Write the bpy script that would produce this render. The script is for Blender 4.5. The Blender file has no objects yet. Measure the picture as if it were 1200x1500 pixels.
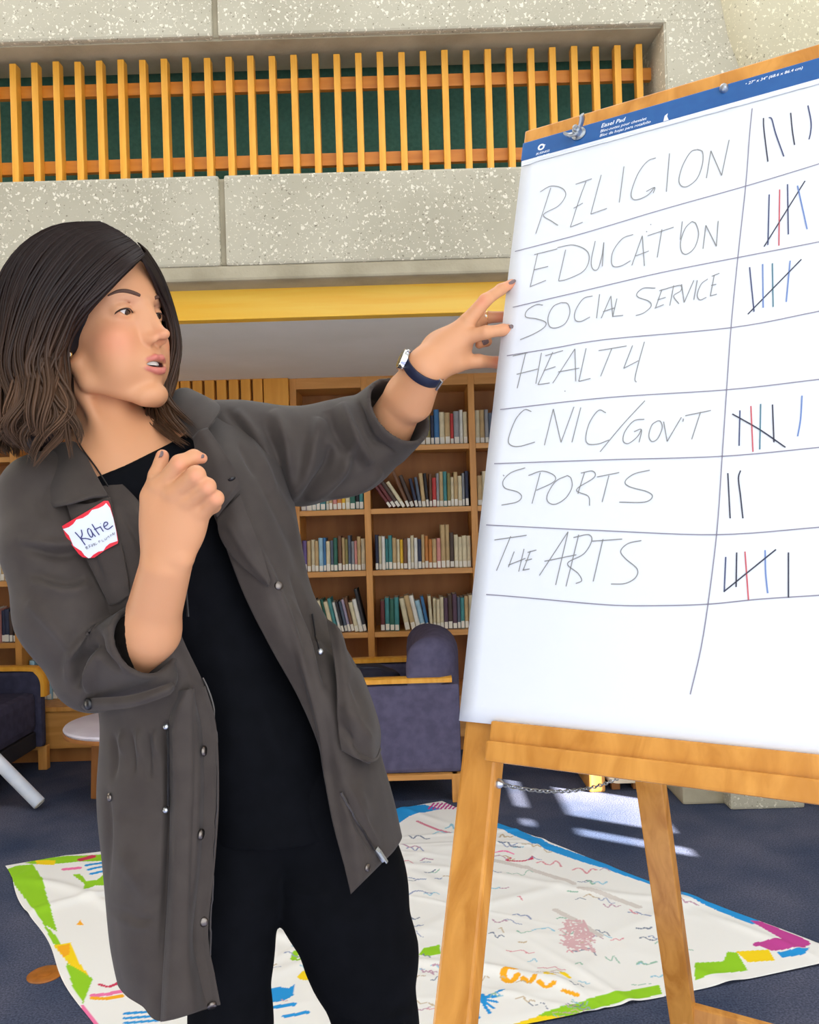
import bpy, bmesh, math, random
import numpy as np
from mathutils import Vector, Matrix

SC = bpy.context.scene
COL = SC.collection

# ------------------------------------------------------------------ camera
F_PX, CAM_H, ROLL = 1250.0, 1.32, math.radians(1.7)
CR, SR = math.cos(ROLL), math.sin(ROLL)
cam_d = bpy.data.cameras.new('camera'); cam = bpy.data.objects.new('camera', cam_d); COL.objects.link(cam)
cam_d.sensor_fit = 'HORIZONTAL'; cam_d.sensor_width = 36.0; cam_d.lens = F_PX / 1200.0 * 36.0
cam_d.clip_start = 0.05; cam_d.clip_end = 200
cam.matrix_world = Matrix(((CR, SR, 0, 0), (0, 0, -1, 0), (-SR, CR, 0, CAM_H), (0, 0, 0, 1)))
SC.camera = cam

# ------------------------------------------------------------------ world, sun, exposure
w = bpy.data.worlds.new('daylight'); SC.world = w; w.use_nodes = True
bg = w.node_tree.nodes['Background']; bg.inputs['Color'].default_value = (0.90, 0.95, 1.0, 1); bg.inputs['Strength'].default_value = 2.2
sun_d = bpy.data.lights.new('sun', 'SUN'); sun = bpy.data.objects.new('sun', sun_d); COL.objects.link(sun)
sun_d.energy = 42.0; sun_d.angle = math.radians(0.6); sun_d.color = (1.0, 0.94, 0.84)
SUN_DIR = Vector((-0.80, 0.50, -0.62)).normalized()
sun.rotation_euler = SUN_DIR.to_track_quat('-Z', 'Y').to_euler()
SC.view_settings.view_transform = 'Standard'; SC.view_settings.look = 'None'
SC.view_settings.exposure = 0.40; SC.view_settings.gamma = 1.0; SC.view_settings.use_curve_mapping = False

# ------------------------------------------------------------------ helpers
def P(px, py, d):
    """photo pixel + distance along the view axis -> world point"""
    a, b = px - 600.0, py - 750.0
    u = a * CR - b * SR; v = a * SR + b * CR
    return Vector((u * d / F_PX, d, CAM_H - v * d / F_PX))
def PA(rows):
    return np.array([[tuple(P(*p)) for p in r] for r in rows])
def PROJ(V):
    u = F_PX * V[:, 0] / V[:, 1]; v = -F_PX * (V[:, 2] - CAM_H) / V[:, 1]
    return np.stack([600 + u * CR + v * SR, 750 - u * SR + v * CR], -1)

def tag(o, label=None, cat=None, group=None, kind=None):
    if label: o['label'] = label
    if cat: o['category'] = cat
    if group: o['group'] = group
    if kind: o['kind'] = kind
    return o
def link(name, me, mat, parent=None):
    if mat is not None and not me.materials: me.materials.append(mat)
    o = bpy.data.objects.new(name, me); COL.objects.link(o)
    if parent is not None: o.parent = parent; o.matrix_parent_inverse = parent.matrix_world.inverted()
    return o
def empty(name, loc=(0, 0, 0), rz=0.0):
    o = bpy.data.objects.new(name, None); COL.objects.link(o); o.empty_display_size = 0.05
    o.location = loc; o.rotation_euler = (0, 0, rz)
    o.matrix_world = Matrix.Translation(loc) @ Matrix.Rotation(rz, 4, 'Z')
    return o
def smooth(me, ang=None):
    me.polygons.foreach_set('use_smooth', np.ones(len(me.polygons), bool)); 
    if ang is not None: me.set_sharp_from_angle(angle=math.radians(ang))
def bm_obj(name, bm, mat, parent=None, sm=None):
    bmesh.ops.recalc_face_normals(bm, faces=bm.faces)
    me = bpy.data.meshes.new(name); bm.to_mesh(me); bm.free()
    if sm: smooth(me, sm)
    return link(name, me, mat, parent)
def np_mesh(name, V, F, sm=True):
    me = bpy.data.meshes.new(name); V = np.asarray(V, np.float32); F = np.asarray(F, np.int32); k = F.shape[1]
    me.vertices.add(len(V)); me.vertices.foreach_set('co', V.ravel())
    me.loops.add(F.size); me.loops.foreach_set('vertex_index', F.ravel())
    me.polygons.add(len(F)); me.polygons.foreach_set('loop_start', np.arange(0, F.size, k, dtype=np.int32))
    me.update(calc_edges=True); me.validate()
    if sm: smooth(me)
    return me
def np_color(me, C, name='Col'):
    a = me.color_attributes.new(name, 'FLOAT_COLOR', 'POINT')
    C = np.asarray(C, np.float32)
    if C.shape[1] == 3: C = np.concatenate([C, np.ones((len(C), 1), np.float32)], 1)
    a.data.foreach_set('color', C.ravel())
def box(bm, lo, hi, bevel=0.0, M=None):
    r = bmesh.ops.create_cube(bm, size=1.0); vs = r['verts']
    lo, hi = Vector(lo), Vector(hi); c = (lo + hi) / 2; s = hi - lo
    for v in vs: v.co = Vector((v.co.x * s.x, v.co.y * s.y, v.co.z * s.z)) + c
    if bevel > 0:
        es = list({e for v in vs for e in v.link_edges})
        g = bmesh.ops.bevel(bm, geom=es, offset=bevel, segments=2, affect='EDGES', profile=0.6)
        vs = list({v for f in g['faces'] for v in f.verts} | {v for v in vs if v.is_valid})
    if M is not None:
        for v in vs: v.co = M @ v.co
    return vs
def box_obj(name, lo, hi, mat, parent=None, bevel=0.0, M=None):
    bm = bmesh.new(); box(bm, lo, hi, bevel, M); return bm_obj(name, bm, mat, parent)
def frame_from(axis, up=(0, 0, 1)):
    z = Vector(axis).normalized(); u = Vector(up)
    if abs(z.dot(u)) > 0.98: u = Vector((0, 1, 0))
    x = u.cross(z).normalized(); y = z.cross(x)
    return Matrix((x, y, z)).transposed()
def bar(bm, a, b, wx, wy, up=(0, 0, 1), bevel=0.0):
    """square bar from a to b; wx along up-cross-axis, wy the other way"""
    a, b = Vector(a), Vector(b); R = frame_from(b - a, up).to_4x4(); L = (b - a).length
    return box(bm, (-wx / 2, -wy / 2, 0), (wx / 2, wy / 2, L), bevel, Matrix.Translation(a) @ R)
def tube(bm, pts, radii, n=10, caps=True, flat=1.0):
    pts = [Vector(p) for p in pts]
    if not hasattr(radii, '__len__'): radii = [radii] * len(pts)
    rings = []; prev = None
    for i, p in enumerate(pts):
        t = (pts[min(i + 1, len(pts) - 1)] - pts[max(i - 1, 0)]).normalized()
        if prev is None:
            x = t.orthogonal().normalized()
        else:
            x = (prev - t * prev.dot(t)).normalized()
        prev = x; y = t.cross(x)
        rings.append([bm.verts.new(p + (x * math.cos(2 * math.pi * k / n) + y * math.sin(2 * math.pi * k / n) * flat) * radii[i]) for k in range(n)])
    for a, b in zip(rings, rings[1:]):
        for k in range(n): bm.faces.new((a[k], a[(k + 1) % n], b[(k + 1) % n], b[k]))
    if caps:
        bm.faces.new(rings[0][::-1]); bm.faces.new(rings[-1])
def tube_obj(name, pts, radii, mat, parent=None, n=10, flat=1.0):
    bm = bmesh.new(); tube(bm, pts, radii, n, True, flat); return bm_obj(name, bm, mat, parent, 50)
def lathe_obj(name, prof, mat, parent=None, M=None, n=32):
    bm = bmesh.new(); rings = []
    for r, z in prof:
        rings.append([bm.verts.new((r * math.cos(2 * math.pi * k / n), r * math.sin(2 * math.pi * k / n), z)) for k in range(n)])
    for a, b in zip(rings, rings[1:]):
        for k in range(n): bm.faces.new((a[k], a[(k + 1) % n], b[(k + 1) % n], b[k]))
    bm.faces.new(rings[0][::-1]); bm.faces.new(rings[-1])
    if M is not None: bmesh.ops.transform(bm, matrix=M, verts=bm.verts)
    return bm_obj(name, bm, mat, parent, 40)
def catmull(pts, n):
    """resample a polyline of control points (k,3) to n smooth points"""
    pts = np.asarray(pts, float); k = len(pts)
    t = np.linspace(0, k - 1, n); i = np.clip(t.astype(int), 0, k - 2); f = (t - i)[:, None]
    ext = np.concatenate([[2 * pts[0] - pts[1]], pts, [2 * pts[-1] - pts[-2]]])
    p0, p1, p2, p3 = ext[i], ext[i + 1], ext[i + 2], ext[i + 3]
    return 0.5 * (2 * p1 + (p2 - p0) * f + (2 * p0 - 5 * p1 + 4 * p2 - p3) * f ** 2 + (3 * p1 - p0 - 3 * p2 + p3) * f ** 3)
def catmull_grid(G, nu, nv):
    G = np.asarray(G, float)
    A = np.stack([catmull(G[:, j], nu) for j in range(G.shape[1])], 1)
    return np.stack([catmull(A[i], nv) for i in range(nu)], 0)

# ------------------------------------------------------------------ materials
def srgb(r, g, b):
    f = lambda c: (c / 12.92 if c <= 0.04045 else ((c + 0.055) / 1.055) ** 2.4)
    return (f(r / 255), f(g / 255), f(b / 255), 1.0)
def new_mat(name, rough=0.6, spec=0.5):
    m = bpy.data.materials.new(name); m.use_nodes = True
    b = m.node_tree.nodes['Principled BSDF']
    b.inputs['Roughness'].default_value = rough; b.inputs['Specular IOR Level'].default_value = spec
    return m, m.node_tree, b
def noise_mat(name, c1, c2, scale=8.0, stretch=(1, 1, 1), rough=0.6, bump=0.0, bump_scale=None, detail=6.0, dist=0.0, spec=0.5, lo=0.35, hi=0.65):
    m, nt, b = new_mat(name, rough, spec)
    tc = nt.nodes.new('ShaderNodeTexCoord'); mp = nt.nodes.new('ShaderNodeMapping'); mp.inputs['Scale'].default_value = stretch
    nt.links.new(tc.outputs['Object'], mp.inputs['Vector'])
    n = nt.nodes.new('ShaderNodeTexNoise'); n.inputs['Scale'].default_value = scale; n.inputs['Detail'].default_value = detail; n.inputs['Distortion'].default_value = dist
    nt.links.new(mp.outputs['Vector'], n.inputs['Vector'])
    r = nt.nodes.new('ShaderNodeValToRGB'); r.color_ramp.elements[0].color = c1; r.color_ramp.elements[1].color = c2
    r.color_ramp.elements[0].position = lo; r.color_ramp.elements[1].position = hi
    nt.links.new(n.outputs['Fac'], r.inputs['Fac']); nt.links.new(r.outputs['Color'], b.inputs['Base Color'])
    if bump:
        n2 = nt.nodes.new('ShaderNodeTexNoise'); n2.inputs['Scale'].default_value = bump_scale or scale * 4; n2.inputs['Detail'].default_value = 4
        nt.links.new(mp.outputs['Vector'], n2.inputs['Vector'])
        bp = nt.nodes.new('ShaderNodeBump'); bp.inputs['Strength'].default_value = bump; bp.inputs['Distance'].default_value = 0.01
        nt.links.new(n2.outputs['Fac'], bp.inputs['Height']); nt.links.new(bp.outputs['Normal'], b.inputs['Normal'])
    return m
def flat_mat(name, c, rough=0.6, metal=0.0, spec=0.5):
    m, nt, b = new_mat(name, rough, spec); b.inputs['Base Color'].default_value = c; b.inputs['Metallic'].default_value = metal
    return m
def concrete(name, c1, c2, speck, dens=0.16):
    m, nt, b = new_mat(name, 0.85, 0.3)
    tc = nt.nodes.new('ShaderNodeTexCoord')
    n = nt.nodes.new('ShaderNodeTexNoise'); n.inputs['Scale'].default_value = 3.0; n.inputs['Detail'].default_value = 8
    nt.links.new(tc.outputs['Object'], n.inputs['Vector'])
    r = nt.nodes.new('ShaderNodeValToRGB'); r.color_ramp.elements[0].color = c1; r.color_ramp.elements[1].color = c2
    r.color_ramp.elements[0].position = 0.3; r.color_ramp.elements[1].position = 0.7
    nt.links.new(n.outputs['Fac'], r.inputs['Fac'])
    col = r.outputs['Color']; hts = []
    nd = nt.nodes.new('ShaderNodeTexNoise'); nd.inputs['Scale'].default_value = 60; nd.inputs['Detail'].default_value = 2
    nt.links.new(tc.outputs['Object'], nd.inputs['Vector'])
    for sc_, thr, colr, fac in ((62.0, 0.40, speck, 0.95), (110.0, 0.34, speck, 0.7), (75.0, 0.24, srgb(104, 96, 80), 0.7)):
        mx = nt.nodes.new('ShaderNodeMix'); mx.data_type = 'RGBA'; mx.blend_type = 'LINEAR_LIGHT'; mx.inputs['Factor'].default_value = 0.015
        nt.links.new(tc.outputs['Object'], mx.inputs['A']); nt.links.new(nd.outputs['Color'], mx.inputs['B'])
        v = nt.nodes.new('ShaderNodeTexVoronoi'); v.inputs['Scale'].default_value = sc_; v.inputs['Randomness'].default_value = 1.0
        nt.links.new(mx.outputs['Result'], v.inputs['Vector'])
        # keep only some of the cells, by their random colour
        sp = nt.nodes.new('ShaderNodeSeparateColor'); nt.links.new(v.outputs['Color'], sp.inputs['Color'])
        lt = nt.nodes.new('ShaderNodeMath'); lt.operation = 'LESS_THAN'; lt.inputs[1].default_value = 0.33
        nt.links.new(sp.outputs['Red'], lt.inputs[0])
        mr = nt.nodes.new('ShaderNodeMapRange'); mr.inputs['From Min'].default_value = thr; mr.inputs['From Max'].default_value = thr * 0.75
        nt.links.new(v.outputs['Distance'], mr.inputs['Value'])
        mu = nt.nodes.new('ShaderNodeMath'); mu.operation = 'MULTIPLY'; nt.links.new(lt.outputs[0], mu.inputs[0]); nt.links.new(mr.outputs[0], mu.inputs[1])
        m2 = nt.nodes.new('ShaderNodeMath'); m2.operation = 'MULTIPLY'; m2.inputs[1].default_value = fac; nt.links.new(mu.outputs[0], m2.inputs[0])
        mc = nt.nodes.new('ShaderNodeMix'); mc.data_type = 'RGBA'; nt.links.new(m2.outputs[0], mc.inputs['Factor'])
        nt.links.new(col, mc.inputs['A']); mc.inputs['B'].default_value = colr; col = mc.outputs['Result']; hts.append(m2.outputs[0])
    nt.links.new(col, b.inputs['Base Color'])
    bp = nt.nodes.new('ShaderNodeBump'); bp.inputs['Strength'].default_value = 0.35; bp.inputs['Distance'].default_value = 0.004
    nt.links.new(hts[0], bp.inputs['Height']); nt.links.new(bp.outputs['Normal'], b.inputs['Normal'])
    return m
def attr_mat(name, rough=0.6, spec=0.5, sss=0.0, bump=0.0, bscale=200.0, sheen=0.0):
    m, nt, b = new_mat(name, rough, spec)
    a = nt.nodes.new('ShaderNodeVertexColor'); a.layer_name = 'Col'
    nt.links.new(a.outputs['Color'], b.inputs['Base Color'])
    if sss:
        b.inputs['Subsurface Weight'].default_value = sss; b.inputs['Subsurface Radius'].default_value = (1.0, 0.35, 0.2); b.inputs['Subsurface Scale'].default_value = 0.006
    if bump:
        tc = nt.nodes.new('ShaderNodeTexCoord'); n = nt.nodes.new('ShaderNodeTexNoise'); n.inputs['Scale'].default_value = bscale; n.inputs['Detail'].default_value = 3
        nt.links.new(tc.outputs['Object'], n.inputs['Vector'])
        bp = nt.nodes.new('ShaderNodeBump'); bp.inputs['Strength'].default_value = bump; bp.inputs['Distance'].default_value = 0.002
        nt.links.new(n.outputs['Fac'], bp.inputs['Height']); nt.links.new(bp.outputs['Normal'], b.inputs['Normal'])
    return m

M = {}
M['conc'] = concrete('aggregate concrete', srgb(174, 167, 147), srgb(189, 182, 162), srgb(228, 221, 202))
M['conc_plain'] = noise_mat('smooth concrete', srgb(160, 150, 126), srgb(180, 170, 146), 6, rough=0.85, bump=0.15, bump_scale=90, spec=0.3)
M['conc_sunpaint'] = concrete('aggregate concrete with painted sunlight', srgb(196, 186, 156), srgb(208, 200, 172), srgb(236, 228, 200))  # paler copy of the concrete, sunlight put into its colour
M['green'] = noise_mat('dark green panel', srgb(62, 104, 90), srgb(72, 116, 102), 60, rough=0.8, bump=0.1, spec=0.2)
M['slat'] = noise_mat('honey oak slat', srgb(226, 156, 44), srgb(240, 176, 66), 5, (8, 8, 1), rough=0.4, bump=0.03)
M['rail'] = noise_mat('amber oak rail', srgb(196, 118, 30), srgb(210, 134, 42), 5, (1, 8, 8), rough=0.4)
M['fascia'] = noise_mat('golden wood fascia', srgb(252, 190, 50), srgb(255, 206, 76), 3, (0.6, 10, 10), rough=0.4, dist=0.5)
M['ceil'] = noise_mat('grey plaster soffit', srgb(232, 228, 218), srgb(238, 234, 226), 3, rough=0.9, spec=0.2)
M['oak'] = noise_mat('oak casework', srgb(196, 132, 56), srgb(216, 152, 76), 4, (8, 8, 0.8), rough=0.45, dist=0.4)
M['oakh'] = noise_mat('oak shelf board', srgb(196, 134, 62), srgb(214, 152, 80), 4, (0.8, 8, 8), rough=0.45, dist=0.4)
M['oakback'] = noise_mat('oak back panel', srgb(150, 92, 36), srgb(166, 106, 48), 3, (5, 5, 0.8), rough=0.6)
M['grille'] = noise_mat('yellow oak grille', srgb(216, 146, 44), srgb(228, 160, 58), 4, (8, 8, 0.8), rough=0.45)
M['easel'] = noise_mat('varnished easel pine', srgb(186, 122, 48), srgb(214, 150, 70), 5, (5, 5, 1.0), rough=0.25, dist=1.2, bump=0.04, bump_scale=20, detail=4)
M['purple'] = noise_mat('slate purple upholstery', srgb(84, 80, 104), srgb(96, 92, 118), 25, rough=0.9, bump=0.2, bump_scale=350, spec=0.2)
M['purple_d'] = noise_mat('navy upholstery', srgb(56, 56, 76), srgb(68, 66, 88), 25, rough=0.9, bump=0.2, bump_scale=350, spec=0.2)
M['white'] = flat_mat('white label paper', srgb(226, 220, 206), 0.7)
M['steel'] = flat_mat('zinc plated steel', srgb(190, 194, 198), 0.3, 1.0)
M['dark'] = flat_mat('dark recess', srgb(26, 26, 36), 0.8)
# ================================================================== THE SETTING
# carpet floor
def carpet():
    m, nt, b = new_mat('slate blue carpet', 0.95, 0.1)
    tc = nt.nodes.new('ShaderNodeTexCoord')
    n = nt.nodes.new('ShaderNodeTexNoise'); n.inputs['Scale'].default_value = 2.2; n.inputs['Detail'].default_value = 5
    n2 = nt.nodes.new('ShaderNodeTexNoise'); n2.inputs['Scale'].default_value = 170; n2.inputs['Detail'].default_value = 3
    for k in (n, n2): nt.links.new(tc.outputs['Object'], k.inputs['Vector'])
    r = nt.nodes.new('ShaderNodeValToRGB'); r.color_ramp.elements[0].color = srgb(62, 72, 96); r.color_ramp.elements[1].color = srgb(96, 98, 116)
    r.color_ramp.elements[0].position = .35; r.color_ramp.elements[1].position = .65
    nt.links.new(n.outputs['Fac'], r.inputs['Fac'])
    r2 = nt.nodes.new('ShaderNodeValToRGB'); r2.color_ramp.elements[0].color = (.45, .47, .5, 1); r2.color_ramp.elements[1].color = (1.25, 1.25, 1.25, 1)
    r2.color_ramp.elements[0].position = .35; r2.color_ramp.elements[1].position = .68
    nt.links.new(n2.outputs['Fac'], r2.inputs['Fac'])
    mx = nt.nodes.new('ShaderNodeMix'); mx.data_type = 'RGBA'; mx.blend_type = 'MULTIPLY'; mx.inputs['Factor'].default_value = 0.8
    nt.links.new(r.outputs['Color'], mx.inputs['A']); nt.links.new(r2.outputs['Color'], mx.inputs['B']); nt.links.new(mx.outputs['Result'], b.inputs['Base Color'])
    bp = nt.nodes.new('ShaderNodeBump'); bp.inputs['Strength'].default_value = 0.6; bp.inputs['Distance'].default_value = 0.004
    nt.links.new(n2.outputs['Fac'], bp.inputs['Height']); nt.links.new(bp.outputs['Normal'], b.inputs['Normal'])
    return m
tag(box_obj('floor', (-4.5, -1.5, -0.06), (4.0, 5.3, 0), carpet()), 'slate blue flecked carpet floor of the room', kind='structure')

X0, X1 = -4.5, 3.95
YB = 3.17                     # front face of the concrete beams
# lower beam: two precast lengths with a recessed joint between them
def beam(name, x0, x1, y0, y1, z0, z1, label, mat):
    bm = bmesh.new(); box(bm, (x0, y0, z0), (x1, y1, z1), 0.012)
    return tag(bm_obj(name, bm, mat), label, kind='structure')
jx = P(325, 310, YB).x
zb0, zb1 = P(500, 384, YB).z, P(500, 251, YB).z
jw = 0.010
root = beam('trim_1', X0, X1, YB + 0.02, 3.42, zb0 + 0.004, zb1 - 0.004, 'exposed aggregate concrete beam below the slatted screen', M['conc_plain'])
for a, b_ in ((X0, jx - jw), (jx + jw, X1)):
    bm = bmesh.new(); box(bm, (a, YB, zb0), (b_, YB + 0.16, zb1), 0.010); bm_obj('beam_panel', bm, M['conc'], root)
# chamfered strip beneath (smooth)
box_obj('beam_lip', (X0, YB + 0.004, zb0 - 0.055), (X1, 3.40, zb0 + 0.002), M['conc_plain'], root, 0.01)
zfas0, zfas1 = 2.095, zb0 - 0.05
# golden fascia board and soffit
tag(box_obj('trim_2', (X0, 3.30, P(500, 463, 3.30).z), (X1, 3.36, zb0 - 0.03), M['fascia'], None, 0.003), 'long golden wood fascia board under the concrete beam', kind='structure')
zc = P(500, 463, 3.30).z + 0.004
tag(box_obj('ceiling', (X0, 3.33, zc), (X1, 5.3, zc + 0.08), M['ceil']), 'low flat grey plaster soffit above the bookcases', kind='structure')
# upper beam
zu0 = P(500, 47, YB).z
jx2 = P(314, 20, YB).x
xr = P(974, 60, YB).x         # right end of the opening
root = beam('trim_3', X0, X1, YB + 0.02, 3.42, zu0 + 0.004, zu0 + 0.7, 'exposed aggregate concrete beam above the slatted screen', M['conc_plain'])
for a, b_ in ((X0, jx2 - jw), (jx2 + jw, xr + 0.30)):
    bm = bmesh.new(); box(bm, (a, YB, zu0), (b_, YB + 0.16, zu0 + 0.7), 0.010); bm_obj('beam_panel', bm, M['conc'], root)
box_obj('beam_underside', (X0, YB + 0.03, zu0 - 0.004), (xr + 0.05, 3.42, zu0 + 0.01), M['conc_plain'], root)
# short pier at the right end of the opening, splayed reveal
def prism(name, poly, z0, z1, mat, parent=None, bevel=0.0):
    bm = bmesh.new(); lo = [bm.verts.new((x, y, z0)) for x, y in poly]; hi = [bm.verts.new((x, y, z1)) for x, y in poly]
    n = len(poly)
    bm.faces.new(lo[::-1]); bm.faces.new(hi)
    for k in range(n): bm.faces.new((lo[k], lo[(k + 1) % n], hi[(k + 1) % n], hi[k]))
    if bevel: bmesh.ops.bevel(bm, geom=[e for e in bm.edges], offset=bevel, segments=2, affect='EDGES')
    return bm_obj(name, bm, mat, parent)
tag(prism('wall_pier', [(xr, YB), (xr + 0.30, YB), (xr + 0.30, 3.5), (xr - 0.02, 3.5)], zb1 - 0.02, zu0 + 0.01, M['conc'], None, 0.006), 'concrete pier closing the right end of the slatted screen', kind='structure')
# green panel behind the slats
tag(box_obj('wall_back', (X0, 3.50, zb1 - 0.3), (xr + 0.02, 3.54, zu0 + 0.35), M['green']), 'dark green panel behind the wooden slats', kind='structure')
# flared concrete column on the right
def column():
    r = empty('concrete_column', (1.5, 3.9, 0)); tag(r, 'broad concrete column behind the easel with stepped foot on the carpet', kind='structure')
    box_obj('column_shaft', (1.16, 3.74, 0), (1.36, 4.30, 4.0), M['conc_plain'], r, 0.012)
    box_obj('column_pilaster', (1.34, 3.66, 0), (1.66, 4.36, 4.0), M['conc'], r, 0.012)
    # rounded upper haunch, sunlight painted in as paler concrete
    poly = []
    for z, x, y in ((2.35, 1.42, 3.35), (2.6, 1.36, 3.2), (2.85, 1.285, 3.10), (3.05, 1.23, 3.06), (3.3, 1.19, 3.04), (3.8, 1.17, 3.03)):
        poly.append((x, y, z))
    bm = bmesh.new(); rings = []
    for x, y, z in poly:
        ring = []
        for a in range(9):
            t = math.pi / 2 * a / 8
            ring.append(bm.verts.new((x + 0.10 - 0.10 * math.cos(t), y + 0.16 - 0.16 * math.sin(t), z)))
        ring.append(bm.verts.new((x + 0.42, y + 0.05, z))); ring.append(bm.verts.new((x + 0.42, 3.9, z))); ring.append(bm.verts.new((x, 3.9, z)))
        rings.append(ring)
    for a, b_ in zip(rings, rings[1:]):
        n = len(a)
        for k in range(n): bm.faces.new((a[k], a[(k + 1) % n], b_[(k + 1) % n], b_[k]))
    bm.faces.new(rings[0][::-1]); bm.faces.new(rings[-1])
    bm_obj('column_haunch', bm, M['conc_sunpaint'], r, 40)
column()
# wall behind the bookcases
tag(box_obj('wall_alcove', (X0, 5.14, 0), (X1, 5.24, 2.3), M['oakback']), 'wall behind the bookcases', kind='structure')
# added right-hand wall (out of frame), tall to block the sun: one high window throws the sun patches on the carpet, one large opening beside the viewer
def wall_right_added():
    xw = 3.3; m = flat_mat('painted wall', srgb(206, 200, 186), 0.8)
    r = tag(box_obj('wall_right_added', (xw, 2.40, 0), (xw + 0.06, 5.3, 7.5), m), 'plain unseen wall at the right, added to shape the sunlight', kind='structure')
    ys = [-1.5, -0.3, 1.74, 1.85, 1.97, 2.40]
    def wb(y0, y1, z0, z1): box_obj('wall_piece', (xw, y0, z0), (xw + 0.06, y1, z1), m, r)
    wb(-1.5, -0.3, 0, 0.6); wb(-1.5, -0.3, 2.6, 7.5); wb(-0.3, 1.74, 0, 7.5)
    wb(1.74, 2.40, 0, 1.76); wb(1.74, 2.40, 2.26, 7.5)
    wb(1.85, 1.97, 1.76, 2.26); wb(1.74, 1.85, 2.10, 2.19); wb(1.97, 2.40, 2.10, 2.19)
wall_right_added()
mw = flat_mat('pale painted wall', srgb(200, 196, 186), 0.8)
tag(box_obj('wall_left_added', (-4.56, -1.5, 0), (-4.5, 5.3, 4.3), mw), 'plain unseen wall at the left, added to hold back daylight', kind='structure')  # out of frame, added so less daylight comes from the left
tag(box_obj('wall_front_added', (-4.5, -1.56, 0), (-1.0, -1.5, 4.3), mw), 'plain unseen wall behind the viewer, added to narrow the daylight', kind='structure')  # unseen, added to leave the main daylight coming from the right
tag(box_obj('ceiling_added', (X0, -1.5, 4.3), (3.3, 1.5, 4.4), flat_mat('white ceiling', srgb(222, 218, 208), 0.9)), 'high unseen ceiling added to block the sun', kind='structure')  # unseen, added to block the sun; stops short so sky reaches the beams

# ================================================================== SLATTED SCREEN
def slat_screen():
    yS = 3.30
    z0, z1 = P(470, 268, yS).z, P(470, 84, yS).z
    r = empty('slatted_screen', (-0.6, yS, z0)); tag(r, 'honey oak screen of upright slats on two rails before green panel', 'wooden screen')
    x0 = P(24, 165, yS).x; x1 = P(936, 140, yS).x; n = 30; pitch = (x1 - x0) / (n - 1)
    me = None
    for k in range(-3, n):
        x = x0 + pitch * k
        if me is None:
            bm = bmesh.new(); box(bm, (-0.0125, -0.022, 0), (0.0125, 0.02, z1 - z0), 0.0025); o = bm_obj('slat', bm, M['slat'], r); me = o.data
        else:
            o = link('slat', me, None, r)
        o.matrix_parent_inverse = Matrix.Identity(4); o.location = (x + 0.6, 0, 0.002 * ((k * 7) % 3))
        o.rotation_euler = (0, 0, math.radians(((k * 13) % 5 - 2) * 0.5))
    for py0, py1 in ((133, 115), (244, 226)):
        box_obj('rail', (X0, yS + 0.021, P(470, py0, yS + .03).z), (xr - 0.005, yS + 0.045, P(470, py1, yS + .03).z), M['rail'], r, 0.002)
slat_screen()

# ================================================================== BOOKCASES
YF, YK = 4.80, 5.10                      # front and back of the shelves
def shz(py): return 1.32 - (py - 751.2) / 1250 * YF
SH = [shz(p) for p in (653, 745, 835.5, 926)]      # shelf tops
Z_TOP0, Z_TOP1 = shz(567), zc
Z_BASE = 0.315
def sx(px, py=745): return P(px, py, YF).x
st = 0.036
def bookcase(name, label, stiles, x0, x1, top=True):
    r = empty(name, ((x0 + x1) / 2, YF, 0)); tag(r, label, 'bookcase')
    for x in stiles:
        box_obj('upright', (x - st / 2, YF, Z_BASE), (x + st / 2, YK, Z_TOP1), M['oak'], r, 0.002)
    e = sorted(stiles)
    for a, b_ in zip(e, e[1:]):
        for z in SH:
            box_obj('shelf', (a + st / 2, YF + 0.006, z - 0.030), (b_ - st / 2, YK, z), M['oakh'], r, 0.002)
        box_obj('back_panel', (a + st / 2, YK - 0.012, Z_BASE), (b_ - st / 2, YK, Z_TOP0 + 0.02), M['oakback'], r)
        box_obj('header', (a + st / 2, YF - 0.004, Z_TOP0), (b_ - st / 2, YK, Z_TOP1), M['oakh'], r, 0.002)
    box_obj('base_cabinet', (x0, YF - 0.14, 0.085), (x1, YK, Z_BASE - 0.025), M['oakh'], r, 0.003)
    box_obj('counter', (x0, YF - 0.16, Z_BASE - 0.025), (x1, YK, Z_BASE), M['oak'], r, 0.003)
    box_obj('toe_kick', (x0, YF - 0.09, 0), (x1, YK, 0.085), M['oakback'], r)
    return r
a0 = sx(434); a1 = sx(538.5, 745); a2 = sx(695, 745)
RST = [a0, a1, a2, a2 + (a2 - a1), a2 + 2 * (a2 - a1)]
bookcase('bookcase', 'oak bookcase behind the outstretched arm and the easel', RST, a0 - st / 2, RST[-1] + st / 2)
b1 = sx(24, 850); b2 = b1 + 0.60; b0 = b1 - 0.60
LST = [b0, b1, b2]
bookcase('bookcase', 'oak bookcase at the left behind the woman in the grey jacket', LST, b0 - st / 2, b2 + st / 2)
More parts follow.
